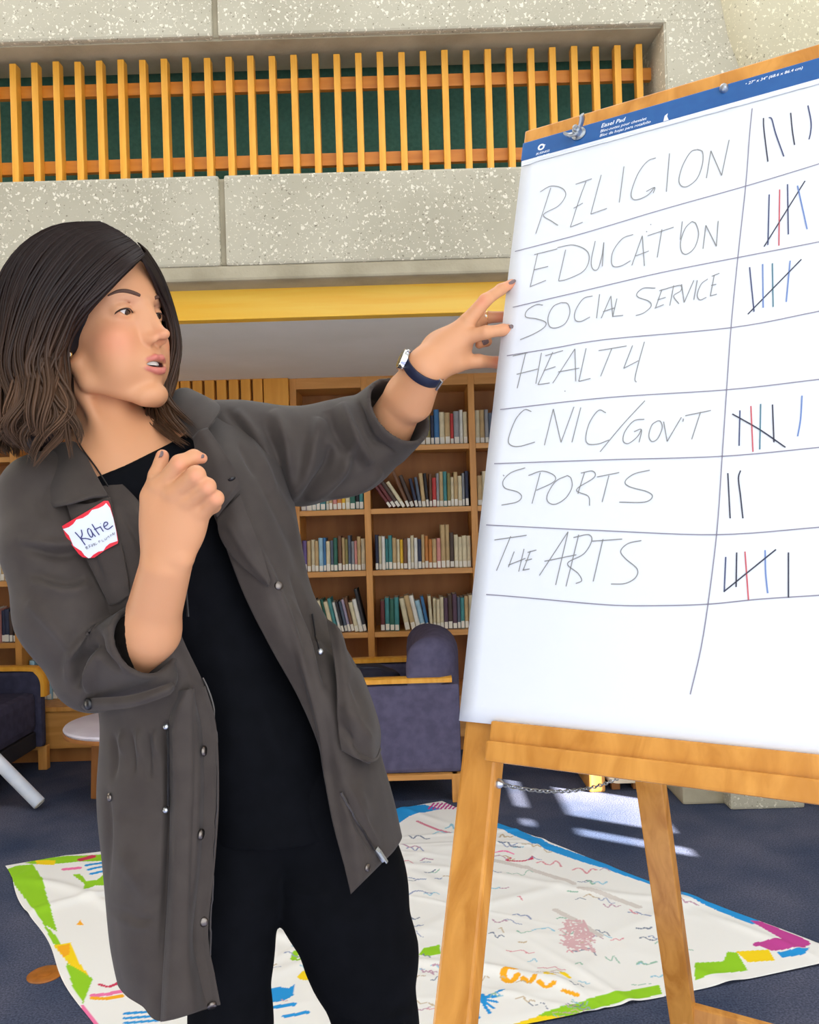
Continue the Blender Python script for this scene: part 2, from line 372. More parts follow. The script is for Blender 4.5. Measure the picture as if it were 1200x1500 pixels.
# grille panel between the two bookcases
def grille():
    xa, xb = b2 + st / 2 + 0.002, a0 - st / 2 - 0.002
    r = empty('grille_panel', ((xa + xb) / 2, YF, 0)); tag(r, 'yellow oak wall panel with upright grille slats beside the bookcase', kind='structure')
    xg0, xg1 = P(262, 560, YF - .03).x, P(386, 560, YF - .03).x
    zg = P(330, 554, YF - .03).z
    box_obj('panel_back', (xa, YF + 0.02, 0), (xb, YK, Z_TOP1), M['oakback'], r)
    box_obj('panel_board', (xg1, YF - 0.035, 0), (xb, YF + 0.02, Z_TOP1), M['grille'], r, 0.003)
    box_obj('panel_board', (xa, YF - 0.035, 0), (xg0, YF + 0.02, Z_TOP1), M['grille'], r, 0.003)
    box_obj('panel_header', (xg0, YF - 0.035, zg), (xg1, YF + 0.02, Z_TOP1), M['grille'], r)
    n = 7; pw = (xg1 - xg0) / n; me = None
    for k in range(n):
        if me is None:
            bm = bmesh.new(); box(bm, (0.007, -0.028, 0.1), (pw - 0.007, 0.02, zg), 0.004); o = bm_obj('slat', bm, M['grille'], r); me = o.data
        else: o = link('slat', me, None, r)
        o.matrix_parent_inverse = Matrix.Identity(4); o.location = (xg0 + pw * k - (xa + xb) / 2, 0, 0)
grille()

# ---- books: every one a thing, each with its call-number label
rnd = random.Random(5)
BC = dict(cream=(214, 200, 164), tan=(190, 160, 112), white=(226, 222, 212), navy=(38, 46, 72), blue=(52, 108, 156), teal=(62, 132, 132), green=(44, 100, 84), black=(38, 36, 40),
          red=(186, 52, 48), maroon=(104, 44, 44), brown=(112, 74, 48), orange=(196, 124, 56), yellow=(226, 178, 40), violet=(104, 84, 136), lilac=(158, 146, 168), grey=(146, 146, 148),
          slate=(86, 96, 112), pink=(206, 136, 126), olive=(136, 124, 70), paleblue=(150, 186, 202), plum=(84, 58, 76), umber=(74, 56, 46))
CN = dict(cream='cream', tan='tan', white='white', navy='navy blue', blue='mid blue', teal='teal', green='dark green', black='black', red='red', maroon='maroon', brown='brown', orange='ochre orange',
          yellow='bright yellow', violet='violet', lilac='pale lilac', grey='grey', slate='slate grey', pink='dusty pink', olive='olive', paleblue='pale blue', plum='plum', umber='dark brown')
BM = {}
ORD = ['first', 'second', 'third', 'fourth', 'fifth', 'sixth', 'seventh', 'eighth', 'ninth', 'tenth', 'eleventh', 'twelfth', 'thirteenth', 'fourteenth', 'fifteenth', 'sixteenth', 'seventeenth', 'eighteenth', 'nineteenth', 'twentieth', 'twenty-first', 'twenty-second', 'twenty-third', 'twenty-fourth', 'twenty-fifth', 'twenty-sixth']
def book_mat(c):
    if c not in BM:
        r, g, b_ = BC[c]; k = 1.0
        BM[c] = noise_mat('book cloth ' + CN[c], srgb(*[min(255, v * 0.90) for v in (r, g, b_)]), srgb(*[min(255, v * 1.06) for v in (r, g, b_)]), 40, (1, 1, 0.3), rough=0.6)
    return BM[c]
PAGES = noise_mat('book pages', srgb(206, 196, 170), srgb(222, 212, 188), 200, (1, 1, 0.05), rough=0.9)
def book(x, z, wd, ht, dp, c, lean, label, group, y=None):
    """spine centre-left at x, leaning by lean radians to the left (negative x) about its foot"""
    y = YF + 0.03 + rnd.uniform(0, 0.025) if y is None else y
    bm = bmesh.new(); t = 0.0022
    # cover: two boards and a slightly rounded spine in one sleeve
    prof = [(0, dp), (0, 0.006), (wd * 0.18, 0.0012), (wd * 0.5, 0), (wd * 0.82, 0.0012), (wd, 0.006), (wd, dp), (wd - t, dp), (wd - t, 0.010), (t, 0.010), (t, dp)]
    lo = [bm.verts.new((px, py, 0)) for px, py in prof]; hi = [bm.verts.new((px, py, ht)) for px, py in prof]
    n = len(prof)
    for k in range(n): bm.faces.new((lo[k], lo[(k + 1) % n], hi[(k + 1) % n], hi[k]))
    for rg, fl in ((lo, True), (hi, False)):
        for f in ((0, 1, 9, 10), (1, 2, 3, 9), (3, 8, 9), (3, 4, 5, 8), (5, 6, 7, 8)):
            q = [rg[i] for i in f]; bm.faces.new(q[::-1] if fl else q)
    o = bm_obj('book', bm, book_mat(c)); tag(o, label, 'book', group)
    o.matrix_world = Matrix.Translation((x, y, z)) @ Matrix.Rotation(lean, 4, 'Y')
    pg = box_obj('page_block', (t, 0.010, 0.003), (wd - t, dp - 0.004, ht - 0.003), PAGES); pg.parent = o
    lb = box_obj('call_label', (wd * 0.1, -0.0012, 0.004), (wd * 0.9, 0.0022, 0.032 + 0.012 * rnd.random()), M['white']); lb.parent = o
    return o
def row(colors, x, xmax, z, where, group, lo=0.165, hi=0.20, wlo=0.018, whi=0.029, lean=None, talls=(), lefts=(), gap0=0.0, fit=True):
    """colours left to right; talls = indexes of taller books; lean = {index: degrees}"""
    lean = lean or {}
    ws = [rnd.uniform(wlo, whi) for _ in colors]
    hs = [rnd.uniform(lo, hi) for _ in colors]
    for i in talls: hs[i] = 0.245
    avail = xmax - x - gap0
    need = sum(w_ / max(0.3, math.cos(math.radians(lean.get(i, 0)))) for i, w_ in enumerate(ws))
    jump = [0.19 * max(0.0, math.sin(math.radians(-lean.get(i, 0))) - math.sin(math.radians(-lean.get(i - 1, 0)))) if i else 0.0 for i in range(len(colors))]
    k = (avail - sum(jump)) / need
    x += gap0
    for i, c in enumerate(colors):
        w_ = ws[i] * k; a = math.radians(lean.get(i, 0)); x += jump[i]
        stepx = w_ / math.cos(a)
        lab = '%s book, %s from the left on %s' % (CN[c], ORD[i], where)
        # rotation about Y by a tilts the top to +x for a>0; lean left means a<0
        zz = z + (w_ * math.sin(abs(a)) if a > 0 else 0) + 0.0006
        xx = x
        if a < 0: zz = z + 0.0006; 
        book(xx + 0.0004, zz, w_ - 0.0010, hs[i], rnd.uniform(0.12, 0.16), c, a, lab, group)
        x += stepx
G = 'library books in the oak bookcases'
eps = 0.004
def bay(i): return RST[i] + st / 2 + eps, RST[i + 1] - st / 2 - eps
L0, L1 = bay(0); R0, R1 = bay(1); Q0, Q1 = bay(2)
# narrow bay (left of the two), wide bay, and the strip of the next bay beside the pad
row(['grey', 'white', 'tan', 'cream', 'white', 'lilac', 'tan', 'cream', 'grey', 'tan', 'cream', 'slate', 'tan'], L0, L1, SH[0], 'the top shelf behind the grey sleeve', G)
row(['brown', 'tan', 'navy', 'cream', 'umber', 'grey', 'tan', 'lilac', 'cream', 'white', 'violet', 'tan', 'olive', 'navy', 'blue', 'cream', 'tan', 'red', 'grey', 'white', 'cream'], R0, R1, SH[0], 'the top shelf under the raised hand', G, talls=())
row(['cream', 'tan', 'grey', 'slate', 'brown', 'white', 'tan', 'cream', 'teal', 'tan', 'grey', 'red', 'cream', 'navy'], Q0, Q0 + 0.36, SH[0], 'the top shelf beside the paper edge', G)
row(['lilac', 'white', 'paleblue', 'teal', 'teal', 'cream', 'tan', 'pink', 'orange', 'yellow', 'cream', 'green', 'black', 'teal'], L0, L1, SH[1], 'the second shelf just below the sleeve', G)
row(['maroon', 'maroon', 'umber', 'cream', 'brown', 'umber', 'navy', 'slate', 'tan', 'black', 'brown', 'red', 'grey', 'tan', 'teal', 'olive', 'cream', 'tan', 'cream', 'grey', 'navy'], R0, R1 - 0.004, SH[1], 'the second shelf in the wide bay', G,
    lean={0: -34, 1: -33, 2: -33, 3: -32, 4: -22, 5: -20, 6: -12, 7: -8, 8: -5, 9: -4}, gap0=0.10, talls=(4,))
row(['tan', 'cream', 'brown', 'slate', 'green', 'tan', 'white', 'maroon', 'tan', 'grey'], Q0, Q0 + 0.26, SH[1], 'the second shelf beside the paper edge', G)
row(['violet', 'tan', 'cream', 'tan', 'paleblue', 'blue', 'cream', 'slate', 'green', 'brown', 'tan', 'olive', 'slate', 'grey', 'pink', 'tan', 'cream'], L0, L1, SH[2], 'the third shelf beside the jacket side', G)
row(['navy', 'cream', 'white', 'teal', 'teal', 'tan', 'cream', 'yellow', 'brown', 'white', 'cream', 'white', 'navy', 'tan', 'orange', 'orange', 'tan', 'pink', 'tan', 'tan', 'umber', 'cream', 'cream', 'cream', 'cream'], R0, R1, SH[2], 'the third shelf in the wide bay', G, talls=(18, 19), gap0=0.012)
row(['tan', 'slate', 'cream', 'green', 'tan', 'brown'], Q0, Q0 + 0.15, SH[2], 'the third shelf beside the paper edge', G)
row(['umber', 'slate', 'black', 'cream', 'green', 'cream', 'teal', 'white', 'black', 'slate', 'lilac', 'brown', 'cream', 'white', 'black'], L0, L1, SH[3], 'the fourth shelf beside the jacket side', G,
    lean={i: -12 for i in range(15)}, gap0=0.045, talls=(14,))
row(['maroon', 'teal', 'green', 'teal', 'cream', 'tan', 'white', 'paleblue', 'blue', 'cream', 'cream', 'cream', 'cream', 'plum', 'umber', 'plum', 'slate', 'teal', 'tan', 'cream'], R0 + 0.03, R1, SH[3], 'the fourth shelf in the wide bay', G,
    lean={4: -10, 5: -12, 6: -12, 7: -12, 8: -10, 9: -3})
# left bookcase
LA0, LA1 = b0 + st / 2 + eps, b1 - st / 2 - eps; LB0, LB1 = b1 + st / 2 + eps, b2 - st / 2 - eps
E1 = LA1 - 0.20
row(['navy', 'tan', 'black', 'white', 'cream', 'brown', 'black', 'grey', 'white'], E1, LA1, SH[1], 'the second shelf at the far left edge', G)
row(['teal', 'slate', 'brown', 'cream', 'white', 'tan', 'white', 'teal', 'grey'], E1, LA1, SH[2], 'the third shelf at the far left edge', G)
row(['tan', 'grey', 'maroon', 'white', 'pink', 'navy', 'navy', 'umber', 'black'], E1, LA1, SH[3], 'the fourth shelf at the far left edge', G)
row(['slate', 'paleblue', 'blue', 'white', 'teal', 'paleblue', 'navy', 'blue', 'grey'], E1, LA1 - 0.006, Z_BASE, 'the bottom shelf at the far left edge', G, lo=0.14, hi=0.17)
row(['cream', 'teal', 'slate', 'tan', 'brown', 'grey'], LB0, LB0 + 0.16, SH[1], 'the second shelf left of the shoulder', G)
row(['tan', 'black', 'white', 'brown', 'slate', 'cream'], LB0, LB0 + 0.16, SH[2], 'the third shelf behind the upper sleeve', G)
row(['black', 'black', 'umber', 'white', 'tan', 'cream', 'brown', 'grey', 'tan'], LB0, LB0 + 0.24, SH[3], 'the fourth shelf behind the bent elbow', G)
row(['paleblue', 'teal', 'grey', 'paleblue', 'tan', 'cream', 'olive', 'red', 'maroon', 'grey', 'umber', 'brown', 'tan'], LB0 + 0.01, LB0 + 0.42, Z_BASE, 'the counter under the bent elbow', G, lo=0.19, hi=0.235, wlo=0.024, whi=0.034)
# ================================================================== EASEL AND PAD
BLc = Vector((0.05377939, 1.06568794, 1.05788111)); PH, TA, RL = 0.5628302, 0.32388206, 0.01228817
_r = Vector((math.cos(PH), -math.sin(PH), 0)); _n = Vector((math.sin(PH), math.cos(PH), 0))
_u = Vector((0, 0, 1)) * math.cos(TA) + _n * math.sin(TA)
PR = _r * math.cos(RL) + _u * math.sin(RL); PU = _u * math.cos(RL) - _r * math.sin(RL); PN = PR.cross(PU)   # PN towards the viewer
PADM = Matrix.Translation(BLc) @ Matrix((PR, PU, PN)).transposed().to_4x4()        # pad coords: x right, y up, z out of the paper
PW, PHH = 0.686, 0.864
def pad_xy(px, py):
    o = Vector((0, 0, CAM_H)); d = P(px, py, 1.0) - o
    t = (BLc - o).dot(PN) / d.dot(PN); q = o + d * t - BLc
    return q.dot(PR), q.dot(PU)
def ribbon(bm, pts, wd, z=0.0004):
    """flat ink stroke in pad coordinates"""
    pts = np.asarray(pts, float)
    if len(pts) > 2: pts = catmull(pts, (len(pts) - 1) * 6 + 1)
    t = np.gradient(pts, axis=0); t /= np.linalg.norm(t, axis=1)[:, None] + 1e-12
    nrm = np.stack([-t[:, 1], t[:, 0]], 1) * wd / 2
    A = [bm.verts.new((x, y, z)) for x, y in pts + nrm]; B = [bm.verts.new((x, y, z)) for x, y in pts - nrm]
    for i in range(len(pts) - 1): bm.faces.new((A[i], B[i], B[i + 1], A[i + 1]))
paper = noise_mat('pad paper', srgb(220, 223, 230), srgb(226, 229, 235), 2, rough=0.8, spec=0.2)
paper.node_tree.nodes['Principled BSDF'].inputs['Transmission Weight'].default_value = 0.0
blueband = noise_mat('blue pad binding', srgb(30, 84, 146), srgb(34, 90, 152), 60, rough=0.35)
wht_print = flat_mat('white print', srgb(232, 238, 246), 0.6)
def easel():
    r = empty('easel', (0.35, 1.2, 0)); tag(r, 'varnished pine easel with four legs standing on the carpet', 'easel')
    def eb(name, lo, hi, bev=0.004): return box_obj(name, lo, hi, M['easel'], r, bev, PADM)
    zf = BLc.z / PU.z            # length down to the floor along the pad slope
    lt = 0.026                   # leg thickness behind the pad
    for x0, nm in ((0.003, 'front_leg'), (PW - 0.050, 'front_leg')):
        o = eb(nm, (x0, -zf - 0.02, -0.012 - lt), (x0 + 0.047, PHH + 0.012, -0.012))
        # trim at the floor
        for v in o.data.vertices:
            if v.co.z < 0: v.co -= Vector(PU) * (v.co.z / PU.z)
    eb('top_bar', (-0.004, PHH - 0.05, -0.012), (PW + 0.004, PHH + 0.030, -0.0065), 0.002)
    eb('tray_bar', (0.046, -0.044, -0.030), (PW - 0.052, 0.004, 0.004), 0.003)
    eb('tray_ledge', (0.046, -0.044, 0.004), (PW - 0.052, -0.020, 0.012), 0.003)
    # rear frame
    hinge = PADM @ Vector((0.05, PHH - 0.02, -0.05)); hinge2 = PADM @ Vector((PW - 0.05, PHH - 0.02, -0.05))
    feet = []
    for h in (hinge, hinge2):
        f = Vector((h.x + _n.x * 0.66 - 0.02, h.y + _n.y * 0.66, 0.0)); feet.append((h, f))
        bm = bmesh.new(); bar(bm, h, f - Vector((0, 0, 0.004)), 0.030, 0.052, up=_r, bevel=0.003)
        for v in bm.verts:
            if v.co.z < 0: v.co.z = 0
        bm_obj('rear_leg', bm, M['easel'], r)
    k = 0.865
    a = feet[0][0].lerp(feet[0][1], k); b_ = feet[1][0].lerp(feet[1][1], k)
    bm = bmesh.new(); bar(bm, a, b_, 0.022, 0.05, up=(0, 0, 1), bevel=0.003); bm_obj('rear_rail', bm, M['easel'], r)
    a = feet[0][0].lerp(feet[0][1], 0.05); b_ = feet[1][0].lerp(feet[1][1], 0.05)
    bm = bmesh.new(); bar(bm, a, b_, 0.022, 0.05, up=(0, 0, 1), bevel=0.003); bm_obj('rear_rail', bm, M['easel'], r)
    # chain from the front leg to the rear leg
    p0 = PADM @ Vector((0.050, -0.068, -0.025)); p1 = feet[0][0].lerp(feet[0][1], 0.545)
    nl = 46; bm = bmesh.new(); prev = None
    pts = []
    for i in range(nl + 1):
        t = i / nl; q = p0.lerp(p1, t); q.z -= 0.030 * 4 * t * (1 - t); pts.append(q)
    for i in range(nl):
        c = (pts[i] + pts[i + 1]) / 2; ax = (pts[i + 1] - pts[i]).normalized(); L = (pts[i + 1] - pts[i]).length
        R = frame_from(ax, (0, 0, 1)) @ Matrix.Rotation(math.radians(45 + 90 * (i % 2)), 3, 'Z')
        ring = []
        for s in range(12):
            an = 2 * math.pi * s / 12
            ring.append(c + R @ Vector((0.0026 * math.cos(an), 0, (L * 0.62) * math.sin(an))))
        ring.append(ring[0]); tube(bm, ring, 0.0009, 5, False)
    tag(bm_obj('chain', bm, M['steel'], r), 'thin zinc chain')
    lathe_obj('chain_screw', [(0.006, 0), (0.006, 0.003), (0.003, 0.007), (0.001, 0.008)], M['steel'], r, Matrix.Translation(p0) @ frame_from(PR).to_4x4(), 12)
    # wing nut (left) and bare stud (right) holding the pad
    def padpt(px, py, z): x, y = pad_xy(px, py); return PADM @ Vector((x, y, z))
    zc_ = frame_from(PN, PU).to_4x4()
    q = padpt(849, 198, 0.003)
    wn = lathe_obj('wing_nut', [(0.011, 0), (0.011, 0.001), (0.0072, 0.002), (0.0062, 0.011), (0.004, 0.011), (0.0038, 0.016), (0.001, 0.0165)], M['steel'], r, Matrix.Translation(q) @ zc_, 16)
    for s in (1, -1):
        bm = bmesh.new()
        d = Vector((math.cos(math.radians(48)), math.sin(math.radians(48)), 0)) * s
        pts = [Vector((0, 0, 0.006)) + d * 0.004, d * 0.010 + Vector((0, 0, 0.010)), d * 0.015 + Vector((0, 0, 0.015)), d * 0.017 + Vector((0, 0, 0.021))]
        tube(bm, [Matrix.Translation(q) @ (Matrix((PR, PU, PN)).transposed().to_4x4() @ p) for p in pts], [0.0045, 0.0055, 0.0065, 0.005], 10, True, 0.45)
        bm_obj('wing', bm, M['steel'], wn, 60)
    q = padpt(1062, 133, 0.0025)
    lathe_obj('stud', [(0.0058, -0.004), (0.0058, 0.004), (0.0042, 0.007), (0.001, 0.008)], M['steel'], r, Matrix.Translation(q) @ zc_, 16)
    return r
EASEL = easel()
def text_obj(name, s, x, y, size, z, mat, parent, shear=0.25, M4=PADM):
    cu = bpy.data.curves.new(name, 'FONT'); cu.body = s; cu.size = size; cu.shear = shear; cu.resolution_u = 2; cu.offset = size * 0.012
    t = bpy.data.objects.new(name, cu); COL.objects.link(t)
    bpy.context.view_layer.update()
    me = bpy.data.meshes.new_from_object(t.evaluated_get(bpy.context.evaluated_depsgraph_get()))
    bpy.data.objects.remove(t)
    me.transform(M4 @ Matrix.Translation((x, y, z))); me.materials.clear()
    return link(name, me, mat, parent)
def easel_pad():
    r = empty('easel_pad', tuple(BLc)); tag(r, 'large white paper pad with blue binding and handwritten tally list on easel', 'easel pad')
    bm = bmesh.new(); box(bm, (0, 0, -0.0062), (PW, PHH - 0.004, -0.0008), 0.0, PADM); bm_obj('sheet_stack', bm, paper, r)
    # top sheet: very slight waviness, lower edge lifting a little
    nu, nv = 30, 36; U, V_ = np.meshgrid(np.linspace(0, 1, nu), np.linspace(0, 1, nv), indexing='ij')
    X = U * PW; Y = V_ * (PHH - 0.030); Z = -0.0004 + 0.0 * X
    X = X - 0.004 * np.sin(V_ * 3.1) * (1 - U) * 0.6
    pts = np.stack([X, Y, Z], -1).reshape(-1, 3)
    idx = np.arange(nu * nv).reshape(nu, nv); Fq = np.stack([idx[:-1, :-1], idx[1:, :-1], idx[1:, 1:], idx[:-1, 1:]], -1).reshape(-1, 4)
    me = np_mesh('top_sheet', pts, Fq); me.transform(PADM); o = link('top_sheet', me, paper, r)
    md = o.modifiers.new('thick', 'SOLIDIFY'); md.thickness = 0.0003; md.offset = -1
    # blue binding band
    x0, y0 = pad_xy(762, 243); _, y1 = pad_xy(770, 213)
    yb = PHH - 0.0325
    bm = bmesh.new(); box(bm, (-0.001, yb, -0.0066), (PW + 0.001, PHH, 0.0022), 0.0012, PADM); tag(bm_obj('binding', bm, blueband, r), 'blue binding strip with white print')
    # torn stubs of earlier sheets under the binding
    rn = random.Random(3)
    for lv, (dy, zz) in enumerate(((0.0085, 0.0008), (0.0050, 0.0013))):
        bm = bmesh.new(); xs = np.linspace(0, PW, 90); low = []
        off = 0
        for i, x in enumerate(xs):
            if rn.random() < 0.06: off = rn.uniform(-0.0018, 0.0018)
            low.append(yb - dy + off + rn.uniform(-0.0003, 0.0003))
        for z_ in (zz, zz - 0.00045):
            pass
        A = [bm.verts.new((x, y, zz)) for x, y in zip(xs, low)]; B = [bm.verts.new((x, yb + 0.004, zz)) for x in xs]
        C = [bm.verts.new((x, y, zz - 0.0007)) for x, y in zip(xs, low)]
        for i in range(len(xs) - 1): bm.faces.new((A[i], A[i + 1], B[i + 1], B[i])); bm.faces.new((C[i], C[i + 1], A[i + 1], A[i]))
        bmesh.ops.transform(bm, matrix=PADM, verts=bm.verts); bm_obj('torn_stub', bm, paper, r)
    # small white tear in the binding
    x, y = pad_xy(977, 176)
    bm = bmesh.new(); vs = [bm.verts.new(PADM @ Vector((x + a, y + b_, 0.0026))) for a, b_ in ((-0.004, -0.003), (0.0035, -0.003), (0.001, 0.004), (0.0018, 0.009), (-0.0025, 0.006))]
    bm.faces.new(vs); bm_obj('tear', bm, paper, r)
    # printed text on the binding
    zt = 0.0026
    for s, px, py, sz in (('Easel Pad', 881, 189, 0.0095), ('Bloc-notes pour chevalet', 880, 196, 0.0066), ('Bloc de hojas para rotafolio', 879, 202.5, 0.0066), ('\u2022 27" x 34" (68.6 x 86.4 cm)', 1092, 127, 0.0062), ('BUSINESS', 786, 229, 0.0052), ('SOURCE', 787, 234, 0.0052)):
        x, y = pad_xy(px, py); text_obj('print', s, x, y, sz, zt, wht_print, r)
    x, y = pad_xy(794, 217)
    bm = bmesh.new(); ring = [(x + 0.0042 * math.cos(a), y + 0.0042 * math.sin(a)) for a in np.linspace(0, 2 * math.pi, 25)]
    ribbon(bm, ring, 0.0028, zt); ribbon(bm, [(x + 0.003, y + 0.002), (x + 0.0065, y + 0.0022)], 0.0016, zt)
    bmesh.ops.transform(bm, matrix=PADM, verts=bm.verts); bm_obj('print', bm, wht_print, r)
    # ---- handwriting
    def T7(p): return pad_xy(740 + p[0] * 0.38333, 60 + p[1] * 0.38333)
    def T8(p): return pad_xy(680 + p[0] * 0.43333, 480 + p[1] * 0.43333)
    inks = dict(pencil=flat_mat('grey marker ink', srgb(138, 138, 138), 0.7), line=flat_mat('violet grey ink', srgb(134, 130, 146), 0.7), dark=flat_mat('dark ink', srgb(58, 60, 76), 0.7),
                navy=flat_mat('navy ink', srgb(70, 78, 112), 0.7), blue=flat_mat('blue ink', srgb(106, 132, 186), 0.7), red=flat_mat('red ink', srgb(196, 92, 100), 0.7), teal=flat_mat('teal ink', srgb(84, 124, 140), 0.7))
    def write(label, T, strokes, ink, wd):
        bm = bmesh.new()
        for s in strokes: ribbon(bm, [T(p) for p in s], wd)
        bmesh.ops.transform(bm, matrix=PADM, verts=bm.verts)
        o = bm_obj('handwriting', bm, inks[ink], r); o['label'] = label
    W = 0.0013
    write('grey handwritten word RELIGION', T7, [
        [(175, 562), (150, 640), (118, 737)], [(135, 577), (175, 555), (218, 563), (232, 590), (205, 630), (147, 664), (180, 690), (203, 705)],
        [(310, 537), (283, 610), (250, 712)], [(270, 548), (332, 527)], [(262, 640), (298, 620)], [(250, 712), (297, 693)],
        [(368, 512), (328, 662)], [(328, 662), (390, 640)], [(455, 480), (437, 618)],
        [(577, 447), (545, 460), (510, 505), (485, 570), (485, 600), (505, 607), (545, 590), (572, 560)], [(540, 576), (572, 560), (567, 582)], [(629, 430), (617, 577)],
        [(735, 415), (710, 425), (680, 475), (665, 530), (675, 555), (700, 555), (735, 525), (755, 470), (755, 425), (735, 415)], [(770, 525), (787, 420)], [(787, 420), (828, 515)], [(828, 515), (857, 378)]], 'pencil', W)
    write('grey handwritten word EDUCATION', T7, [
        [(125, 812), (97, 938)], [(112, 817), (200, 795)], [(110, 875), (165, 862)], [(95, 940), (157, 915)], [(232, 798), (205, 917)], [(200, 790), (260, 780), (310, 800), (322, 835), (300, 880), (240, 910), (205, 918)],
        [(345, 765), (330, 840), (336, 872), (355, 872), (370, 825), (378, 770)], [(378, 770), (372, 862)], [(490, 740), (450, 755), (415, 800), (407, 840), (415, 862), (445, 860), (480, 840)],
        [(485, 858), (525, 745)], [(525, 745), (533, 860)], [(500, 822), (550, 803)], [(600, 720), (582, 828)], [(545, 745), (645, 712)], [(678, 690), (670, 760)], [(557, 700), (558, 704)], [(540, 728), (543, 731)],
        [(715, 690), (690, 715), (672, 765), (675, 805), (695, 815), (725, 790), (740, 740), (730, 700), (715, 690)], [(757, 795), (768, 705)], [(768, 705), (808, 785)], [(808, 785), (815, 688)]], 'pencil', W)
    write('grey handwritten words SOCIAL SERVICE', T7, [
        [(145, 1010), (120, 1008), (85, 1030), (80, 1055), (120, 1062), (155, 1075), (150, 1095), (110, 1120), (58, 1142)], [(215, 1000), (185, 1015), (165, 1055), (170, 1090), (195, 1097), (230, 1080), (248, 1040), (240, 1005), (215, 1000)],
        [(335, 975), (300, 985), (270, 1030), (268, 1065), (290, 1072), (325, 1055)], [(362, 968), (350, 1060)], [(368, 1060), (405, 975)], [(405, 975), (412, 1055)], [(375, 1035), (420, 1020)], [(428, 985), (412, 1053)], [(412, 1053), (452, 1049)],
        [(575, 945), (530, 945), (505, 965), (510, 980), (550, 995), (558, 1015), (530, 1040), (500, 1050)], [(600, 950), (575, 1022)], [(590, 955), (640, 940)], [(583, 990), (615, 980)], [(572, 1022), (607, 1008)],
        [(645, 935), (630, 1012)], [(640, 940), (672, 935), (672, 955), (645, 975), (665, 1005)], [(675, 930), (685, 1000)], [(685, 1000), (722, 915)], [(735, 915), (722, 990)], [(775, 910), (750, 930), (735, 970), (745, 990), (770, 980)],
        [(800, 895), (785, 975)], [(790, 900), (820, 888)], [(788, 935), (808, 930)], [(785, 975), (810, 968)]], 'pencil', W)
    write('grey handwritten word HEALTH', T8, [
        [(208, 88), (180, 205)], [(165, 96), (215, 85)], [(262, 85), (243, 190)], [(178, 158), (250, 140)], [(300, 83), (250, 193)], [(275, 95), (335, 78)], [(270, 145), (310, 132)], [(250, 193), (290, 187)],
        [(300, 188), (375, 72)], [(375, 72), (378, 182)], [(318, 150), (390, 137)], [(413, 70), (388, 182)], [(388, 182), (428, 172)], [(500, 70), (462, 165)], [(455, 78), (550, 62)], [(570, 60), (540, 138)], [(540, 138), (590, 112)], [(610, 48), (590, 120), (578, 172), (583, 185)], [(340, 214), (343, 216)]], 'pencil', W)
    write('grey handwritten words CIVIC/GOVT', T8, [
        [(228, 284), (205, 278), (175, 310), (152, 370), (155, 395), (185, 402), (240, 387)], [(272, 398), (302, 275)], [(302, 275), (328, 388)], [(328, 388), (372, 268)], [(395, 270), (365, 388)],
        [(480, 288), (455, 280), (425, 320), (412, 370), (420, 393), (455, 393), (490, 380)], [(612, 247), (535, 330), (460, 420)], [(610, 310), (575, 315), (545, 350), (538, 382), (555, 392), (585, 370), (600, 345)], [(575, 352), (600, 345), (592, 388)],
        [(655, 315), (635, 330), (625, 365), (635, 385), (655, 375), (670, 340), (665, 318), (655, 315)], [(675, 318), (687, 385)], [(687, 385), (735, 303)], [(742, 308), (740, 318)], [(800, 285), (770, 378)], [(748, 298), (835, 280)]], 'pencil', W)
    write('grey handwritten word SPORTS', T8, [
        [(207, 474), (160, 490), (133, 517), (138, 542), (180, 555), (195, 572), (178, 590), (127, 600)], [(258, 490), (230, 595)], [(218, 500), (265, 485), (305, 500), (303, 522), (245, 550)], [(350, 500), (310, 520), (282, 565), (285, 590), (310, 597), (345, 575), (365, 540), (362, 510), (350, 500)],
        [(408, 488), (385, 562)], [(395, 492), (435, 485), (440, 507), (380, 548), (420, 570), (425, 602)], [(490, 500), (467, 590)], [(450, 505), (525, 490)], [(628, 482), (575, 495), (545, 520), (560, 538), (620, 555), (637, 572), (610, 590), (525, 590)], [(132, 498), (136, 502)]], 'pencil', W)
    write('grey handwritten words THE ARTS', T8, [
        [(158, 705), (110, 822)], [(103, 718), (212, 702)], [(170, 757), (150, 810)], [(203, 748), (185, 825)], [(150, 803), (208, 780)], [(225, 755), (200, 820)], [(215, 760), (245, 752)], [(207, 788), (230, 782)], [(198, 820), (222, 816)],
        [(255, 838), (352, 690)], [(352, 690), (310, 870)], [(272, 790), (380, 768)], [(388, 700), (345, 875)], [(370, 710), (420, 700), (432, 720), (405, 765), (350, 797), (385, 830), (398, 855), (378, 865)], [(470, 715), (437, 858)], [(432, 722), (535, 715)], [(600, 720), (555, 730), (530, 755), (545, 780), (585, 815), (580, 845), (545, 865), (497, 867)]], 'pencil', W)
    # ruled rows and the column line
    for T, s in ((T7, [(38, 805), (300, 735), (600, 645), (920, 555), (1200, 470), (1500, 375)]), (T7, [(30, 1018), (300, 955), (600, 885), (890, 828), (1200, 768), (1500, 705)]),
                 (T8, [(145, 95), (300, 70), (480, 40), (905, 0), (1200, -55), (1500, -110)]), (T8, [(122, 277), (480, 237), (890, 210), (1200, 175), (1500, 140)]), (T8, [(102, 460), (480, 447), (873, 435), (1200, 405), (1500, 375)]),
                 (T8, [(75, 667), (480, 687), (855, 700), (1200, 675), (1500, 650)]), (T8, [(75, 902), (200, 912), (480, 937), (650, 940), (825, 935), (1000, 918), (1200, 905), (1500, 885)])):
        write('hand-ruled row line', T, [s], 'line', 0.0013)
    col = [T7(p) for p in [(945, 258), (935, 360), (920, 555), (890, 830), (865, 1085)]] + [T8(p) for p in [(888, 210), (873, 435), (855, 690), (825, 935), (800, 1090), (765, 1240)]]
